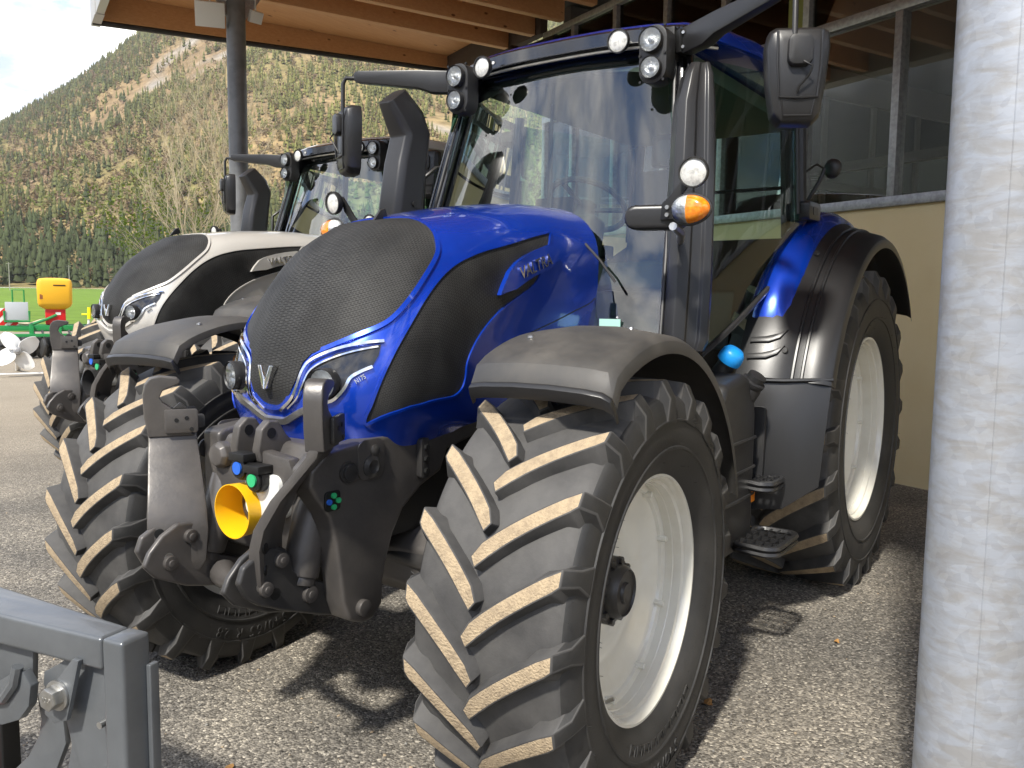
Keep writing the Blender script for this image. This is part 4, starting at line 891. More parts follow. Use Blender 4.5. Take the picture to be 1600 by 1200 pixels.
FDX=V((.985,.0,-.06))
def make_tractor(root,paint,fs=0.0,lift=0.0,model='N175',fenders=(1,-1),pipe=BLUE,wx=0.0,wy=0.0):
    sh=V((fs,0,0))
    def T(p): return V(p)+sh
    def pr(name,poly,y0,y1,mt,bev=.006,par=None,seg=2):       # plate in x,z between y0 and y1, in front group
        b=MB(); b.prism([(x+fs,z) for x,z in poly],ident,y0,y1); return b.build(name,mt,par or root,bevel=bev,seg=seg)
    def bx(name,lo,hi,mt,bev=.006,par=None,T_=None,front=False):
        b=MB(); lo=V(lo)+(sh if front else V()); hi=V(hi)+(sh if front else V()); b.box(lo,hi,T=T_); return b.build(name,mt,par or root,bevel=bev)
    WBX=2.661+fs+wx; de=.057
    # ---- wheels
    for sg in (1,-1):
        dy=.921-.75
        loc=(WBX-sg*dy*math.sin(de),sg*(.75+wy+dy*math.cos(de)),.642)
        tyre_part(root,loc,de,.667,.222,21,.372,.247,lettering=('540/65 R 28',.12))
        rim_part(root,loc,de,.382,.13,.192,9,.084,mirror=sg<0)
        tr=tyre_part(root,(0,sg*.868,.848),0,.874,.285,21,.50,.312,tread_dirty=True)
        rim_part(root,(0,sg*.868,.848),0,.512,.17,.262,10,.13,mirror=sg<0)
    # ---- front fenders
    for sg in fenders:
        b=MB(); prof=[(.712,.772),(.716,.792),(.76,.800),(.86,.806),(.97,.806),(1.07,.800),(1.125,.792),(1.148,.776),(1.153,.745)]
        inner=[(y,r-.007) for y,r in prof]
        ths=[60+107*i/30 for i in range(31)]
        cxx=V((WBX,sg*.75,.642))
        def pt(y,r,th):
            ext=.05*max(0,(72-th)/12) ; rr=r-(.035*max(0,(64-th)/4))
            if th>140 and y>1.1: rr+=0
            x=rr*math.cos(R(th)); z=rr*math.sin(R(th)); yy=sg*(y-.75)
            return V((cxx.x+x*math.cos(de)-yy*math.sin(de),cxx.y+yy*math.cos(de)+x*math.sin(de),cxx.z+z))
        vs=[]; n=len(prof)
        for th in ths:
            for y,r in prof:
                bump=.012*max(0,1-abs(y-.93)/.16) if 74<th<96 else 0
                vs.append(pt(y,r+(.008 if (76<th<100 and .80<y<.98) else 0),th))
            for y,r in inner[::-1]: vs.append(pt(y,r,th))
        m_=2*n; fs_=[(i*m_+j,i*m_+(j+1)%m_,(i+1)*m_+(j+1)%m_,(i+1)*m_+j) for i in range(30) for j in range(m_)]
        fs_+=[tuple(range(m_)),tuple(30*m_+j for j in range(m_-1,-1,-1))]
        b.add(vs,fs_); fo=b.build('front_fender',FENDER,root,smooth=32,bevel=.0015,seg=1)
        # front lip
        lp=MB(); 
        for k in range(8): pass
        ptsA=[pt(y,r-.004,59.6) for y,r in prof]
        vs=[]
        for i,p in enumerate(ptsA):
            o_=(p-cxx); rad=V((o_.x,0,o_.z)).normalized(); tg=V((rad.z,0,-rad.x))
            vs+= [p+rad*.008-tg*.004, p+rad*.004+tg*.012, p-rad*.034+tg*.014, p-rad*.036-tg*.004]
        lp.add(vs,[(i*4+j,i*4+(j+1)%4,i*4+4+(j+1)%4,i*4+4+j) for i in range(n-1) for j in range(4)]+[(0,1,2,3),(4*n-1,4*n-2,4*n-3,4*n-4)])
        lp.build('front_lip',PLASTS,fo,bevel=.003,smooth=40)
        for (y,th) in ((.80,76),(1.02,92)):
            p=pt(y,.806,th); nn=(p-V((cxx.x,p.y,cxx.z))).normalized()
            q=MB(); q.cyl(p,p+nn*.006,.010,.008,n=12); q.build('screw',STEEL,fo)
        # fender bracket
        q=MB(); q.tube([pt(.80,.79,92),pt(.74,.55,95),V((WBX,sg*.62,.75))],.018,n=8); q.build('fender_bracket',CASTD,fo)
    # ---- hood
    h=Hood(fs,lift)
    b=MB(); b.grid(lambda s,t:h.f(s,t),[i/70 for i in range(71)],[-1+2*j/120 for j in range(121)])
    hood=b.build('hood',paint,root,smooth=60)
    half=[(.335,.0),(.335,.09),(.350,.175),(.375,.269),(.396,.325),(.421,.369),(.458,.394),(.512,.405),(.562,.395),(.604,.365),(.633,.32),(.667,.244),(.700,.163),(.722,.110),(.745,.088),(.79,.076),(.83,.058),(.867,.038),(.886,.012)]
    go=half+[(s,-t) for s,t in half[::-1] if t>0]
    def ridge(s,t):
        a=abs(t); c=.055+.16*max(0,(.80-s)); d=.10+.42*max(0,(.82-s))
        f=1/(1+math.exp(-(c-a)/.012))*.012+1/(1+math.exp(-(d-a)/.012))*.009
        e=max(0,min(1,(s-.34)/.05))*max(0,min(1,(.86-s)/.06)); return f*e
    g=patch('nose_grille',h,go,.004,MESH,hood,step=.022,fn=ridge,sn=3,tn=1.3)
    ribbon('grille_trim',h,dense(go,1,True)+[go[0]],.010,.010,paint,g,n=3)
    side=[(.118,.45),(.229,.486),(.35,.482),(.404,.468),(.446,.462),(.512,.460),(.575,.456),(.642,.44),(.712,.425),(.80,.405),(.895,.385),(.904,.41),(.85,.50),(.78,.63),(.708,.756),(.675,.79),(.635,.80),(.594,.785),(.554,.756),(.488,.735),(.404,.72),(.292,.702),(.212,.681),(.179,.644),(.142,.55)]
    blade=[(.352,.665),(.325,.640),(.292,.612),(.25,.583),(.146,.528),(.122,.56),(.128,.60),(.165,.632),(.288,.668)]
    for sg in (1,-1):
        f_=(lambda P:P) if sg>0 else mir
        sp=patch('side_grille',h,f_(side),.002,MESH,hood,step=.025,tn=1.3)
        ribbon('side_grille_trim',h,f_(side+[side[0]]),.006,.008,paint,sp,n=3)
        bl=patch('badge_blade',h,f_(blade),.020,paint,hood,step=.02,tn=1.3)
        e0,e1=(.262,.622),(.150,.592)
        if sg<0: e0,e1=(e1[0],-e1[1]),(e0[0],-e0[1])
        nn=(h.n(*e0)+h.n(*e1)).normalized()
        text_on('badge_lettering','VALTRA',h.f(*e0)+h.n(*e0)*.021,h.f(*e1)+h.n(*e1)*.021,nn,.046,CHROME,bl,.005,.008)
        lamp=[(.664,.368),(.69,.375),(.725,.363),(.765,.292),(.79,.278),(.815,.256),(.842,.205),(.848,.16),(.84,.115),(.80,.102),(.757,.118),(.712,.2),(.686,.29)]
        hl=patch('headlight_cover',h,f_(lamp),.005,GLOSSB,hood,step=.02,tn=1.2)
        ribbon('chrome_strip',h,f_([(.655,.375),(.68,.275),(.705,.19),(.735,.117),(.762,.092),(.808,.080),(.85,.063),(.895,.022)]),.0065,.013,CHROME,hl)
        ribbon('chrome_strip',h,f_([(.672,.36),(.70,.265),(.722,.20),(.745,.145),(.768,.115),(.808,.10),(.845,.085),(.885,.05)]),.0035,.012,CHROME,hl)
        ribbon('chrome_strip',h,f_([(.722,.365),(.742,.322),(.762,.288),(.788,.275),(.812,.256),(.835,.228),(.85,.18)]),.0065,.012,CHROME,hl)
        if sg>0: text_on('model_lettering',model,h.f(.770,.312)+h.n(.770,.312)*.010,h.f(.750,.346)+h.n(.750,.346)*.010,h.n(.76,.33),.015,STEEL,hl,.004,.01)
        c=h.f(.79,sg*.19); halogen(hl,c+h.n(.79,sg*.19)*.026,(.97,sg*.22,-.05),.045)
        ribbon('lower_lip',h,f_([(.848,.185),(.871,.15),(.892,.1),(.912,.062),(.928,.028),(.930,.0)]),.013,.011,STEEL if paint==BLUE else WHITE,hood)
    # V emblem
    def emb(x,y,z): return V((3.158+fs-.10*(y)+z*.9+.0,x,1.285+lift+y))
    b=MB()
    for sg in (1,-1):
        pl=[(sg*.037,.034),(sg*.020,.034),(sg*.002,-.016),(0,-.040),(sg*.010,-.040)]
        n_=len(pl); vs=[]
        for zz_ in (-.035,.004):
            for u,v in pl:
                p0=V((3.128+fs-.09*v,u,1.283+lift+v)); vs.append(p0+V((zz_+.034,0,0)))
        b.add(vs,[tuple(range(n_)),tuple(range(2*n_-1,n_-1,-1))]+[(i,n_+i,n_+(i+1)%n_,(i+1)%n_) for i in range(n_)])
    b.build('emblem',CHROME,hood,bevel=.002,smooth=30,fix=True)
    b=MB(); b.prism([(2.60,1.826),(2.69,1.798),(2.64,1.855),(2.615,1.862)],lambda u,v,w:(u+fs,w,v+lift),-.006,.006); b.build('hood_fin',PLAST,hood,bevel=.003)
    ribbon('hood_seam',h,[(.005,.80),(.046,.831),(.154,.85),(.296,.83),(.425,.815)],.003,.001,BLACK,hood)
    # engine and chassis core
    bx('engine_block',(1.2,-.31,.75),(2.95+fs,.31,1.34),BLACK,.02)
    bx('engine_core',(1.5,-.26,1.3),(2.72+fs,.26,1.70),BLACK,.02)
    b=MB(); b.prism([(1.2,.62),(2.2+fs,.62),(2.75+fs,.84),(3.02+fs,.84),(3.04+fs,1.08),(2.4+fs,1.10),(1.2,1.15)],ident,-.27,.27); b.build('chassis_frame',CASTD,root,bevel=.015)
    # axle beam
    b=MB(); b.prism([(2.54,.53),(2.80,.53),(2.84,.58),(2.84,.70),(2.78,.76),(2.56,.76),(2.52,.70),(2.52,.58)],lambda u,v,w:(u+fs,w,v),-.60,.60)
    ax_=b.build('front_axle',CAST,root,bevel=.012)
    for sg in (1,-1):
        q=MB(); q.cyl((2.66+fs,sg*.58,.63),(2.66+fs,sg*.74,.642),.14,.17,n=24); q.cyl((2.66+fs,sg*.70,.40),(2.66+fs,sg*.70,.90),.07,n=20); q.build('axle_knuckle',CAST,ax_,bevel=.008)
        q=MB(); q.cyl((2.80+fs,sg*.10,.66),(2.83+fs,sg*.42,.66),.032,n=14); q.cyl((2.83+fs,sg*.42,.66),(2.84+fs,sg*.66,.65),.018,n=12); q.cyl((2.84+fs,sg*.63,.61),(2.84+fs,sg*.63,.70),.035,n=14); q.build('steering_cylinder',CASTD,ax_)
    # front support casting, one side plate each
    cast=[(3.13,1.085),(2.982,1.10),(2.50,1.12),(2.48,1.05),(2.665,1.015),(2.70,.945),(2.80,.91),(2.89,.85),(2.94,.776),(2.972,.688),(2.985,.637),(2.99,.56),(3.03,.522),(3.077,.518),(3.135,.545),(3.16,.606),(3.17,.687),(3.188,.80),(3.21,.883),(3.255,.941),(3.285,.986),(3.28,1.035),(3.23,1.072)]
    for sg in (1,-1):
        c=pr('support_casting',cast if sg>0 else [(min(x,3.15+.0004*i),z) for i,(x,z) in enumerate(cast)],sg*.255,sg*.345,CAST,bev=.014,seg=3)
        q=MB()
        q.lathe([(.036,.0),(.036,.012),(.022,.02),(.014,.014),(0,.012)],o=T((3.045,sg*.345,1.015)),ax=(0,sg,0),n=18)
        q.lathe([(.020,.0),(.020,.012),(.012,.018),(0,.018)],o=T((3.03,sg*.345,1.062)),ax=(0,sg,0),n=14); q.build('bolt',CASTD,c)
        q=MB(); q.cyl(T((3.085,sg*.343,.575)),T((3.085,sg*.365,.575)),.026,n=20); q.build('pivot_pin',CAST,c,bevel=.003)
        q=MB(); q.prism(rrect(2.985,3.10,.975,1.10,.03),lambda u,v,w:(u+fs,w,v),sg*.345,sg*.352); q.build('bolt_pad',CAST,c,bevel=.004)
        q=MB(); q.prism(rrect(2.79,2.83,.94,1.075,.012),lambda u,v,w:(u+fs,w,v),sg*.345,sg*.37); pl=q.build('bolt_plate',CASTD,c,bevel=.004)
        for z in (.965,1.005,1.045):
            q=MB(); q.cyl(T((2.81,sg*.37,z)),T((2.81,sg*.38,z)),.011,n=6); q.build('plate_bolt',BLACK,pl)
        q=MB(); q.cyl(T((3.14,sg*.345,1.01)),T((3.14,sg*.355,1.01)),.034,n=20); q.cyl(T((3.14,sg*.35,1.01)),T((3.14,sg*.365,1.01)),.026,n=20); q.build('boss',CASTD,c,bevel=.003)
    q=MB(); q.prism(rrect(3.175,3.235,.905,.965,.012),lambda u,v,w:(u+fs,w,v),.345,.353); pad=q.build('button_pad',BLACK,root,bevel=.003)
    for (dx,dz,mt) in ((0,.017,GRNB),(0,-.017,GRNB),(.018,0,BLUB),(-.018,0,GRNB)):
        q=MB(); q.cyl(T((3.205+dx,.353,.935+dz)),T((3.205+dx,.360,.935+dz)),.0085,n=14); q.build('button',mt,pad)
    # nose block between the plates
    b=MB(); b.prism([(2.95,.70),(3.16,.70),(3.20,.80),(3.205,.98),(3.15,1.075),(2.95,1.09)],lambda u,v,w:(u+fs,w,v),-.225,.252); blk=b.build('hitch_block',CAST,root,bevel=.02,seg=3)
    for y in (-.055,.055):
        pl=[(3.08,1.04),(3.24,1.02),(3.25,1.06),(3.235,1.125),(3.205,1.15),(3.17,1.145),(3.14,1.10)]
        q=MB(); q.prism([(x+fs,z) for x,z in pl],ident,y-.017,y+.017); tl=q.build('top_link_bracket',CAST,root,bevel=.007,seg=3)
        q=MB(); q.cyl(T((3.20,y-.0175,1.11)),T((3.20,y+.0185,1.11)),.017,n=16); q.build('pin_hole',BLACK,tl)
    q=MB(); q.lathe([(.046,0),(.046,.03),(.034,.045),(0,.047)],o=T((3.19,-.17,1.015)),ax=(1,0,0),n=8); q.build('block_plug',CAST,blk,bevel=.004)
    q=MB(); q.prism([(y,z) for y,z in ((.02,.93),(.20,.93),(.22,.99),(.19,1.045),(.05,1.06),(.0,1.0))],lambda u,v,w:(w+fs,u,v),3.19,3.235); q.build('coupler_plate',CAST,blk,bevel=.008)
    for (y,z,mt) in ((.015,1.005,BLUB),(.085,.975,GRNB)):
        q=MB(); q.cyl(T((3.20,y,z)),T((3.285,y,z)),.030,.034,n=18); q.box(T((3.235,y-.037,z+.022)),T((3.292,y+.037,z+.046))); q.cyl(T((3.25,y,z)),T((3.275,y,z)),.041,n=12)
        cp=q.build('hydraulic_coupler',BLACK,root,bevel=.003)
        q=MB(); q.cyl(T((3.28,y,z)),T((3.291,y,z)),.020,n=18); q.build('coupler_cap',mt,cp)
    # PTO guard, yellow cone
    b=MB(); gm=YEL if paint==BLUE else PLAST; b.lathe([(.070,3.08),(.078,3.16),(.086,3.30),(.083,3.30),(.075,3.16),(.067,3.08)],o=(fs,-.0,.868),ax=(1,0,0),n=40,a0=0,a1=2*PI)
    pg=b.build('pto_guard',gm,root,smooth=50)
    q=MB(); q.prism(rrect(.0,.165,.85,.99,.03),lambda u,v,w:(w+fs,u,v),3.18,3.252); q.build('guard_liner',WPL,pg,bevel=.012)
    q=MB(); q.cyl(T((3.10,0,.865)),T((3.24,0,.865)),.022,n=18); q.cyl(T((3.08,0,.865)),T((3.15,0,.865)),.07,n=24); q.build('pto_shaft',CASTD,root)
    q=MB(); q.lathe([(.10,0),(.10,.003)],o=T((3.13,.13,.85)),ax=(1,0,0),n=24,a0=-.6,a1=1.6); q.build('guard_flap',ORG,pg)
    # lower lift levers and lift arms
    for sg in (1,-1):
        lev=[(3.474,.735),(3.456,.779),(3.413,.801),(3.346,.810),(3.31,.798),(3.289,.774),(3.283,.73),(3.255,.703),(3.181,.668),(3.098,.631),(3.04,.60),(3.02,.56),(3.05,.53),(3.085,.528),(3.183,.56),(3.328,.618),(3.406,.655),(3.448,.686)]
        lev2=[(3.485,.70),(3.465,.74),(3.42,.785),(3.365,.812),(3.306,.806),(3.26,.778),(3.245,.72),(3.205,.675),(3.10,.63),(3.10,.56),(3.241,.575),(3.336,.60),(3.446,.655)]
        for k,(ya,yb) in enumerate(((.240,.264),(.186,.208))):
            pl=lev if k==0 else lev2
            lv=pr('lift_lever',pl,sg*ya,sg*yb,CAST if sg<0 else CASTD,bev=.009,seg=3)
            if k==0:
                for (x,z,r_) in ((3.225,.64,.026),(3.387,.70,.022),(3.33,.772,.022)):
                    q=MB(); q.cyl(T((x,sg*.262,z)),T((x,sg*.278,z)),r_,n=18); q.cyl(T((x,sg*.277,z)),T((x,sg*.284,z)),r_*.5,n=12); q.build('pin',CAST,lv,bevel=.003)
                for (x,z) in ((3.35,.675),(3.12,.59)): q=MB(); q.cyl(T((x,sg*.2635,z)),T((x,sg*.2655,z)),.018,n=18); q.build('lever_hole',BLACK,lv)
            else:
                for (x,z) in ((3.40,.695),(3.325,.765)):
                    q=MB(); q.cyl(T((x,sg*.187,z)),T((x,sg*.170,z)),.023,n=18); q.cyl(T((x,sg*.171,z)),T((x,sg*.163,z)),.012,n=12); q.build('pin',CAST,lv,bevel=.003)
        q=MB(); q.cyl(T((3.40,sg*.185,.71)),T((3.40,sg*.265,.71)),.016,n=12); q.build('lever_pin',STEEL,root)
        # cylinder
        q=MB(); q.cyl(T((3.15,sg*.215,.93)),T((3.23,sg*.23,.69)),.056,n=24); q.cyl(T((3.23,sg*.23,.69)),T((3.238,sg*.232,.665)),.048,n=24); q.cyl(T((3.238,sg*.232,.665)),T((3.25,sg*.235,.63)),.022,n=14); q.build('lift_cylinder',CAST,root,bevel=.004)
        # arm : plate splayed about the vertical, bent along its length
        nx,ny=.50,-sg*.866      # plate normal
        tx,ty_=-.866,-sg*.50    # horizontal direction in the plate
        c0=V((3.258+fs,sg*.368,0))
        zs_=.018 if sg>0 else -.020
        def hp(u,v,w): return (c0.x+nx*w+tx*u*.90,c0.y+ny*w+ty_*u*.90,v+zs_)
        prof=[(.665,.165,.07),(.70,.172,.092),(.80,.172,.102),(.86,.158,.10),(.944,.11,.094),(1.035,.035,.088),(1.07,.008,.085),(1.10,.0,.085)]
        vs=[]
        for z,d,hw in prof:
            for w_,t_ in ((-hw,-.017),(hw,-.017),(hw,.017),(-hw,.017)): vs.append(hp(w_,z,d+t_))
        k=len(prof); fs_=[(i*4+j,i*4+(j+1)%4,i*4+4+(j+1)%4,i*4+4+j) for i in range(k-1) for j in range(4)]+[(0,1,2,3),(4*k-1,4*k-2,4*k-3,4*k-4)]
        b=MB(); b.add(vs,fs_); arm=b.build('lift_arm',CAST,root,bevel=.007,smooth=35)
        hk=[(-.084,1.085),(.078,1.085),(.05,1.11),(.025,1.14),(-.005,1.183),(-.032,1.20),(-.043,1.217),(-.032,1.24),(.002,1.253),(.027,1.262),(.030,1.272),(.020,1.282),(-.043,1.289),(-.074,1.282),(-.092,1.262),(-.100,1.228),(-.097,1.15)]
        q=MB(); q.prism(hk,hp,-.030,.026); q.build('hook',CAST,arm,bevel=.020,seg=4)
        q=MB(); q.prism(rrect(-.03,.088,1.098,1.178,.01),hp,.0265,.040); lk_=q.build('lock_plate',CASTD if sg>0 else CAST,arm,bevel=.003)
        q=MB(); q.prism(rrect(-.03,.088,1.098,1.178,.01),hp,-.044,-.031); q.build('lock_plate',CASTD,arm,bevel=.003)
        q=MB(); q.prism([(.0,1.178),(.055,1.178),(.028,1.20)],hp,.010,.02); q.build('lock_latch',CASTD,lk_,bevel=.002)
        q=MB(); q.prism(rrect(.08,.115,1.11,1.155,.01),hp,-.01,.012); q.build('lock_trigger',CASTD,lk_,bevel=.002)
        for w_,w2 in ((.039,.042),(-.046,-.043)):
            for (u,v) in ((.012,1.142),(.048,1.148),(.064,1.11)): q=MB(); q.cyl(hp(u,v,w_),hp(u,v,w2),.007,n=10); q.build('lock_rivet',BLACK,lk_)
        for (u,v) in ((-.062,.80),(-.055,.735)):
            q=MB(); q.cyl(hp(u,v,.150),hp(u,v,.1905),.016,n=16); q.build('arm_hole',BLACK,arm)
    q=MB(); q.tube([T((3.22,-.16,.62)),T((3.26,-.08,.625)),T((3.275,0,.63)),T((3.29,.08,.635)),T((3.30,.16,.64))],[.045,.034,.030,.034,.042],n=14); q.build('cross_tube',CAST,root)
    make_cab(root,paint,pipe)
    return root
# ------------------------------------------------------------------ tractors
blue=empty('blue_tractor'); make_tractor(blue,BLUE)
tag(blue,'metallic blue tractor with black mesh nose grille, nearest under the canopy','tractor','tractors parked side by side under the canopy')
wht=empty('white_tractor',(-1.98,-3.53,.03)); make_tractor(wht,WHITE,fs=.34,lift=.06,model='Q305',fenders=(1,),wx=-.16,wy=-.08); wht.scale=(1.055,)*3
tag(wht,'cream white tractor with black nose grille, parked behind the blue one','tractor','tractors parked side by side under the canopy')

# ------------------------------------------------------------------ grey attachment frame in the foreground
FG=mat('blue grey machine paint',(.125,.134,.142),.36,.25,.3,col2=(.103,.111,.118),vscale=7,thr=(.4,.7),bump=.04,bscale=60)
fl_=V((.199,-.98,0)); FE=V((3.965,.53,0))+fl_*.062; fn_=V((-.98,-.199,0))
def fp(a,d,z): return FE+fl_*a+fn_*d+V((0,0,z))
fr=empty('attachment_frame',(0,0,0)); tag(fr,'blue grey steel attachment frame with bolted bracket in the lower left corner','machine frame')
def fbox(name,a0,a1,d0,d1,z0,z1,mt=FG,bev=.008,par=fr):
    b=MB(); b.box((a0,d0,z0),(a1,d1,z1)); b.v=[tuple(fp(*x)) for x in b.v]; return b.build(name,mt,par,bevel=bev,seg=3)
def fpr(name,poly,d0,d1,mt=FG,bev=.003,par=fr):
    b=MB(); b.prism(poly,lambda u,v,w:tuple(fp(u,w,v)),d0,d1); return b.build(name,mt,par,bevel=bev)
b=MB(); b.box((0,0,.728),(.9,.075,.80)); b.v=[tuple(fp(a,d*(1+1.5*a),z)) for a,d,z in b.v]; b.build('top_beam',FG,fr,bevel=.009,seg=3)
fbox('end_post',-.062,-.002,0,.075,.0,.80,bev=.009)
fbox('end_flange',-.075,-.062,.06,.085,.0,.73,bev=.003)
fpr('web_plate',[(.002,.727),(.02,.727),(.13,.727),(.17,.70),(.215,.675),(.22,.645),(.20,.615),(.15,.575),(.135,.52),(.15,.46),(.22,.38),(.30,.30),(.30,.15),(.002,.15)],.025,.037)
fpr('bracket_plate',[(.055,.745),(.075,.745),(.165,.645),(.17,.60),(.14,.585),(.10,.60),(.09,.63)],-.012,.0)
fpr('hook_plate',[(.25,.68),(.30,.66),(.40,.60),(.42,.56),(.40,.53),(.33,.535),(.27,.56),(.235,.60),(.225,.65)],-.002,.02)
fpr('brace_plate',[(.255,.727),(1.2,.727),(1.2,.40),(.62,.45),(.45,.575),(.30,.60),(.262,.64)],.03,.045)
b=MB(); b.tube([fp(.262,-.004,.69),fp(.272,-.006,.65),fp(.31,-.006,.605),fp(.37,-.004,.585)],.013,n=8); b.build('weld_lip',FG,fr)
fpr('curved_leg',[(.19,.60),(.27,.60),(.26,.54),(.27,.50),(.31,.44),(.40,.36),(.52,.30),(.60,.0),(.50,.0),(.42,.26),(.30,.34),(.22,.42),(.18,.50)],.045,.06)
bo=MB(); bo.cyl(fp(.122,-.012,.655),fp(.122,-.018,.655),.034,n=24); bo.cyl(fp(.122,-.018,.655),fp(.122,-.042,.655),.026,.025,n=6); bo.cyl(fp(.122,-.040,.655),fp(.122,-.0425,.655),.0215,n=20); bt=bo.build('hex_bolt',STEEL,fr,bevel=.0025)
text_obj('bolt_marking','10.9',lambda x,y,z:fp(.122-x,-.0425-z,.655+y),STEEL,bt,size=.016,ext=.0008)
for z in (.60,.40): 
    b=MB(); b.cyl(fp(.018,.025,z),fp(.018,.003,z),.008,n=12); b.build('stud',STEEL,fr)
fbox('red_tube',.50,.56,.0,.06,.0,.40,RED,.008)
fbox('inner_tube',.44,.48,.07,.12,.0,.72,BLACK,.006)

# ------------------------------------------------------------------ cultivator with seed hopper
AW=V((-.426,-.905,0)); RT=V((-.905,.426,0)); CB=V((-5.9,-19.6,0))
def cu(u,w,z): return CB+RT*u+AW*w+V((0,0,z))
GRN=mat('green machine paint',(.012,.22,.055),.4,0,.3); DISC=mat('worn disc steel',(.10,.10,.10),.45,.6)
cv=empty('cultivator',tuple(CB)); cv.location=(0,0,0); tag(cv,'green disc cultivator with packer roller at the edge of the meadow','cultivator')
def cbx(name,u0,u1,w0,w1,z0,z1,mt,par=cv,bev=.01):
    b=MB(); b.box((u0,w0,z0),(u1,w1,z1)); b.v=[tuple(cu(*x)) for x in b.v]; return b.build(name,mt,par,bevel=bev)
cbx('frame_beam',-1.25,1.3,0,.12,.70,.84,GRN); cbx('frame_beam',-1.25,1.3,1.0,1.12,.70,.84,GRN); cbx('frame_beam',-1.0,-.9,.1,1.0,.72,.82,GRN); cbx('frame_beam',.25,.37,.1,1.0,.72,.82,GRN); cbx('frame_beam',1.0,1.1,.1,1.0,.72,.82,GRN)
cbx('stand',-.02,.10,-.08,.0,.15,.84,GRN); cbx('stand',-.62,-.52,-.08,.0,.3,.84,GRN); cbx('foot',-.2,.25,-.1,.1,.05,.12,BLACK)
for i in range(15):
    u=-1.38+.165*i; w=.10+.35*(i%2)
    b=MB(); b.lathe([(.0,-.05),(.22,-.055),(.29,-.03),(.30,0),(.29,.03),(.22,.055),(0,.05)],o=cu(u,w,.31),ax=tuple((RT*.93+AW*.37).normalized()),n=18); b.build('packer_ring' if i<4 else 'disc',DISC,cv)
cbx('roller_frame',-1.45,.9,-.12,-.06,.55,.63,GRN); cbx('roller_shaft',-1.4,1.0,.22,.30,.28,.34,DISC)
for i in range(6):
    b=MB(); b.tube([cu(-.55+.2*i,.05,.75),cu(-.5+.2*i,-.1,.55),cu(-.45+.2*i,-.05,.35)],.03,n=6); b.build('tine_arm',DISC,cv)
cbx('side_shield',.62,.80,-.05,.0,.35,.82,mat('grey sheet',(.35,.36,.37),.5,.3))
b=MB(); b.tube([cu(-.62,0,.84),cu(-.25,.05,.98),cu(.0,.1,1.1)],.035,n=8); b.build('brace',GRN,cv)
b=MB(); b.tube([cu(-.95,0,1.3),cu(-.95,0,1.72),cu(-.70,0,1.72),cu(-.70,0,1.3)],.02,n=6); b.build('light_hoop',GRN,cv)
cbx('light_plate',-1.12,-.62,-.02,.0,.97,1.42,mat('pale grey sheet',(.45,.48,.50),.5,.1),bev=.02)
b=MB(); b.tube([cu(-1.14,-.03,1.2),cu(-1.14,-.03,.94),cu(-.60,-.03,.94),cu(-.60,-.03,1.2)],.03,n=6); b.build('plate_holder',GRN,cv)
for (ua,ub,z0,z1,lab) in ((-1.34,-.85,.80,1.27,'left'),(1.2,1.55,1.02,1.26,'right')):
    bd=cbx('warning_board',ua,ub,.02,.04,z0,z1,WPL,bev=0)
    n_=4
    for i in range(-2,4):
        w_=(z1-z0)*.30; u0=ua+i*w_*1.9; pl=[]
        s_=1 if lab=='left' else -1
        P4=[(u0,z0),(u0+w_,z0),(u0+w_+(z1-z0),z1),(u0+(z1-z0),z1)] if s_>0 else [(u0+(z1-z0),z0),(u0+w_+(z1-z0),z0),(u0+w_,z1),(u0,z1)]
        # clip to the board
        def clip(P,c,keep):
            o=[]
            for k in range(len(P)):
                a,b2=P[k-1],P[k]; ia,ib=keep(a),keep(b2)
                if ia!=ib: t=(c-a[0])/(b2[0]-a[0]); o.append((c,a[1]+(b2[1]-a[1])*t))
                if ib: o.append(b2)
            return o
        P4=clip(P4,ua,lambda p:p[0]>=ua); P4=clip(P4,ub,lambda p:p[0]<=ub) if len(P4)>2 else P4
        if len(P4)>2:
            q=MB(); q.add([tuple(cu(u,.015,z)) for u,z in P4],[tuple(range(len(P4)))]); q.build('red_stripe',RED,bd,smooth=0)
b=MB(); b.tube([cu(.62,-.1,.15),cu(.70,-.1,.75),cu(.73,-.1,1.02)],.03,n=6); b.build('support_strut',WPL,cv)
b=MB(); b.tube([cu(.73,-.12,1.0),cu(.74,-.12,1.30)],.045,n=8); b.tube([cu(.56,-.12,1.12),cu(.90,-.12,1.12)],.025,n=6); b.build('yellow_handle',mat('bright yellow paint',(.85,.72,.01),.4),cv)
b=MB(); b.tube([cu(.82,0,.8),cu(1.0,0,1.12),cu(1.18,0,.8)],.03,n=6); b.build('hitch_tower',WPL,cv)
b=MB(); b.cyl(cu(1.0,0,1.12),cu(1.0,0,1.26),.05,n=10); b.box((-.2,-.03,-.02),(.2,.03,.02),T=MX.Translation(cu(1.0,0,1.25))@MX.Rotation(math.atan2(RT.y,RT.x),4,'Z')); b.build('hitch_crank',GRN,cv)
HY=mat('yellow hopper plastic',(.78,.42,.02),.45)
hp_=empty('seed_hopper',(0,0,0)); tag(hp_,'yellow seed hopper on a red box mounted over the green cultivator','hopper')
b=MB(); rows=[(1.18,.15,.15),(1.32,.36,.34),(1.40,.39,.38),(1.90,.40,.40),(1.98,.38,.38),(2.02,.33,.32),(2.04,.18,.18)]; vs=[]
for z,hw,hd in rows:
    for u,w in rrect(-hw,hw,-hd,hd,min(.10,hw*.4),3): vs.append(cu(-.02+u,.35+w,z))
k=len(rows); n_=16; b.add(vs,[(i*n_+j,i*n_+(j+1)%n_,(i+1)*n_+(j+1)%n_,(i+1)*n_+j) for i in range(k-1) for j in range(n_)]+[tuple(range(n_)),tuple((k-1)*n_+j for j in range(n_-1,-1,-1))]); b.build('tank',HY,hp_,smooth=40)
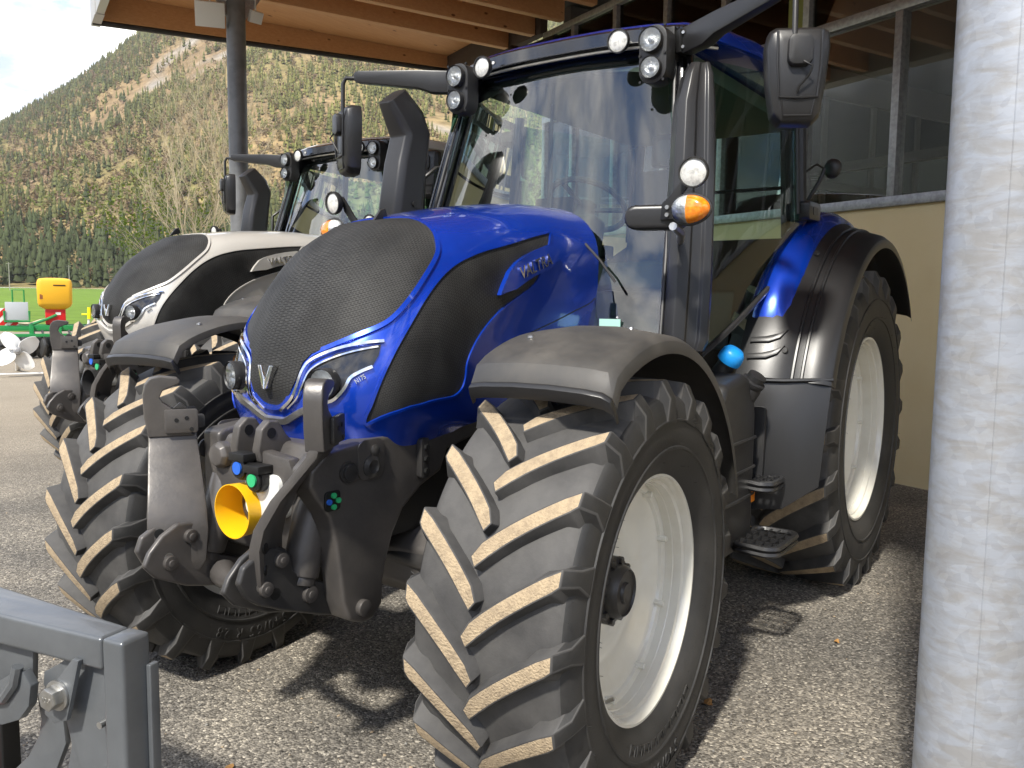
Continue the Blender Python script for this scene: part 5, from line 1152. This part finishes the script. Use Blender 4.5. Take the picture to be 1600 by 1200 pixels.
cbx('tank_recess',-.05,.22,-.058,-.048,1.84,1.865,BLACK,hp_,0); 
cbx('tank_label',-.36,-.29,-.038,-.030,1.5,1.62,mat('brown print',(.25,.08,.02),.6),hp_,0)
cbx('meter_box',-.25,.21,.1,.6,.85,1.24,RED,hp_,.03); cbx('meter_base',-.22,.18,.15,.6,.78,.85,BLACK,hp_); cbx('box_label',-.02,.10,.092,.098,1.1,1.17,WPL,hp_,0)
b=MB(); b.tube([cu(-.16,.3,1.0),cu(-.35,.3,.95),cu(-.6,.3,.86),cu(-.9,.4,.9)],.04,n=8); b.build('seed_hose',mat('pale hose',(.55,.48,.36),.6),hp_)

# ------------------------------------------------------------------ mixer propeller
pp=empty('mixer_propeller',(0,0,0)); tag(pp,'white four bladed mixer propeller lying on the yard before the cultivator','propeller')
PB=V((-2.80,-14.9,.50)); PW=mat('white enamel',(.74,.74,.72),.35)
nrm_=(CAMP-PB); nrm_.z=0; nrm_.normalize(); nrm_=(nrm_+V((0,0,.12))).normalized(); pa=V((0,0,1)).cross(nrm_).normalized(); pb_=nrm_.cross(pa)
b=MB(); b.lathe([(0,.16),(.03,.16),(.035,.14),(.065,.13),(.075,.05),(.08,-.1),(.05,-.15),(0,-.15)],o=PB,ax=tuple(nrm_),n=24); b.build('hub',mat('grey hub',(.35,.35,.35),.4,.4),pp)
for i in range(4):
    a0=.35+i*PI/2; q=MB(); vs=[]; N=8
    for k in range(N):
        f=k/(N-1); rr=.05+.37*f; wdt=.02+.15*math.sin(PI*min(1,.12+.80*f))**.8*(1 if f<.95 else .75)
        for e in (-1,-.5,0,.5,1):
            ang=a0+e*wdt/max(rr,.12)*.9+.25*f; dz=e*.09*(1-.5*f)
            vs.append(PB+pa*(rr*math.cos(ang))+pb_*(rr*math.sin(ang))+nrm_*dz)
    q.add(vs,[(k*5+j,k*5+j+1,k*5+6+j,k*5+5+j) for k in range(N-1) for j in range(4)]); q.build('blade',PW,pp,smooth=60,thick=.012)
b=MB(); b.tube([PB-nrm_*.1,PB-nrm_*1.2+V((0,0,-.2)),PB-nrm_*1.9+V((0,0,-.36))],.05,n=10); b.build('shaft',PW,pp)
b=MB(); b.tube([PB+V((0,0,-.44))-pa*.9,PB+V((0,0,-.44))+pa*.7],.02,n=6); b.build('ground_rail',PW,pp)

# ------------------------------------------------------------------ trees by the yard
BARK=mat('pale bark',(.40,.33,.22),.9,col2=(.27,.22,.15),vscale=1.2,thr=(.35,.7))
def bare_tree(name,az,r,h,seed,lab,stems=4,leaf=None,spread=.34):
    rs=random.Random(seed); x,y=polar(az,r); root=empty(name,(0,0,0)); tag(root,lab,'tree','trees at the edge of the yard')
    base=V((x,y,0.02)); tr=MB(); br=MB(); tips=[]
    def grow(b,p,d,ln,rad,lev):
        pts=[p]; rr=[rad]; n=5
        for i in range(n):
            d=(d+V((rs.uniform(-1,1),rs.uniform(-1,1),rs.uniform(-.3,.8)))*.13).normalized(); p=p+d*(ln/n); pts.append(p); rr.append(rad*(1-.75*(i+1)/n)+.004)
            if lev>0 and i>=1:
                for _ in range(rs.choice((1,2)) if lev>1 else rs.choice((1,1,2))):
                    a=rs.uniform(0,2*PI); o=d.orthogonal().normalized(); o=(MX.Rotation(a,3,d)@o); nd=(d*.75+o*rs.uniform(.45,.8)+V((0,0,.25))).normalized()
                    grow(br,p,nd,ln*rs.uniform(.38,.58),rr[-1]*.6,lev-1)
        if lev<=1: tips.append(p)
        b.tube(pts,rr,n=4 if lev<2 else 6,caps=False)
    for s_ in range(stems):
        a=2*PI*s_/stems+rs.uniform(-.4,.4); d=V((math.cos(a)*spread,math.sin(a)*spread,1)).normalized()
        grow(tr,base,d,h*rs.uniform(.75,1.0),h*.0065,3 if leaf is None else 2)
    tr.build('trunk',BARK,root,smooth=0,fix=False); br.build('branches' if leaf is None else 'limbs',BARK,root,smooth=0,fix=False)
    if leaf:
        lv=MB()
        for t in tips:
            for _ in range(16):
                c=t+V((rs.gauss(0,.32),rs.gauss(0,.32),rs.gauss(0,.30))); e1=V((rs.gauss(0,1),rs.gauss(0,1),rs.gauss(0,1))).normalized()*.09; e2=e1.orthogonal().normalized()*.06
                lv.add([c-e1,c+e2,c+e1,c-e2],[(0,1,2,3)])
        lv.build('crown',leaf,root,smooth=0,fix=False)
    return root
SPRING=mat('young green leaves',(.20,.25,.035),.8,col2=(.13,.18,.03),vscale=.8)
bare_tree('bare_tree',235.4,46,9.2,3,'leafless pale tree with many stems left of the dark column',4,None,.26)
bare_tree('bare_tree',233.6,52,10.5,8,'leafless pale tree standing behind the dark column',3,None,.2)
bare_tree('leafing_tree',236.6,53,6.2,5,'small tree in fresh yellow green leaf behind the leafless tree',4,SPRING,.5)
# utility poles with wires
pw=[]
for i,(az,r) in enumerate(((246.0,300),(242.9,320),(238.5,350))):
    x,y=polar(az,r); z0=.02+6.0*((r-44)/388)**1.1; b=MB(); b.cyl((x,y,z0-.5),(x,y,z0+8.5),.16,.11,n=8); o=b.build('utility_pole',mat('grey timber',(.32,.30,.27),.9)); tag(o,('leftmost','second','rightmost')[i]+' thin grey utility pole at the far side of the meadow','pole','utility poles across the meadow')
    q=MB(); q.box((x-.8,y-.06,z0+8.0),(x+.8,y+.06,z0+8.15)); q.build('crossarm',mat('grey timber',(.32,.30,.27)),o); pw.append((x,y,z0+8.2))
for k in range(2):
    a,c=V(pw[k]),V(pw[k+1]); b=MB(); b.tube([a+(c-a)*(i/10)+V((0,0,-1.2*math.sin(PI*i/10))) for i in range(11)],.035,n=4); o=b.build('power_line',BLACK); tag(o,('left','right')[k]+' span of power line between the poles across the meadow','cable','power lines across the meadow')
# loose chippings and dry leaves on the yard
b=MB()
for i in range(1500):
    q=NR.uniform(0,1); az=R(NR.uniform(186,252)); r=1.3+6.5*q**1.5; x=4.886+r*math.cos(az); y=2.175+r*math.sin(az); s=NR.uniform(.003,.0085)
    pts=[V((NR.normal(),NR.normal(),NR.normal()*.6)).normalized()*s*NR.uniform(.7,1.2) for _ in range(6)]
    p=V((x,y,s*.35)); u,v,w=V((s,0,0)),V((0,s*NR.uniform(.6,1),0)),V((0,0,s*.55)); vs=[p+u+pts[0]*.3,p+v+pts[1]*.3,p-u+pts[2]*.3,p-v+pts[3]*.3,p+w+pts[4]*.2,p-w]
    b.add(vs,[(0,1,4),(1,2,4),(2,3,4),(3,0,4),(1,0,5),(2,1,5),(3,2,5),(0,3,5)],int(NR.randint(0,3)))
tag(b.build('loose_gravel',[mat('pale chipping',(.40,.37,.31),.85),mat('grey chipping',(.22,.21,.19),.85),mat('buff chipping',(.36,.28,.19),.85)],smooth=0,fix=False),kind='stuff')
LEAF=mat('dry leaf',(.36,.19,.06),.8)
for i,(x,y,lab) in enumerate(((1.93,1.03,'small dry brown leaf on the asphalt behind the front wheel'),(3.30,-.06,'small dry brown leaf on the gravel near the grey frame'),(1.02,1.28,'tiny dry orange leaf on the asphalt near the rear wheel'))):
    b=MB(); s=.022 if i<2 else .015; ring=[(s*math.cos(t)*1.3,s*math.sin(t)*.8*(1+.25*math.sin(5*t)),.006+.006*math.cos(2*t)) for t in [2*PI*k/12 for k in range(12)]]; b.add([(x+a,y+c,z) for a,c,z in ring]+[(x,y,.004)],[(k,(k+1)%12,12) for k in range(12)]); tag(b.build('dry_leaf',LEAF,smooth=0),lab,'leaf','dry leaves on the yard')
# ------------------------------------------------------------------ valley air
hm=bpy.data.materials.new('valley haze'); hm.use_nodes=True; t=hm.node_tree; t.nodes.clear()
pv=t.nodes.new('ShaderNodeVolumePrincipled'); pv.inputs['Color'].default_value=(.93,.93,.92,1); pv.inputs['Density'].default_value=.00010; pv.inputs['Anisotropy'].default_value=.2
mo=t.nodes.new('ShaderNodeOutputMaterial'); t.links.new(pv.outputs[0],mo.inputs['Volume'])
b=MB(); b.box((-9100,-9100,-1.5),(9100,9100,760)); hz=b.build('haze',hm,smooth=0); tag(hz,kind='stuff')
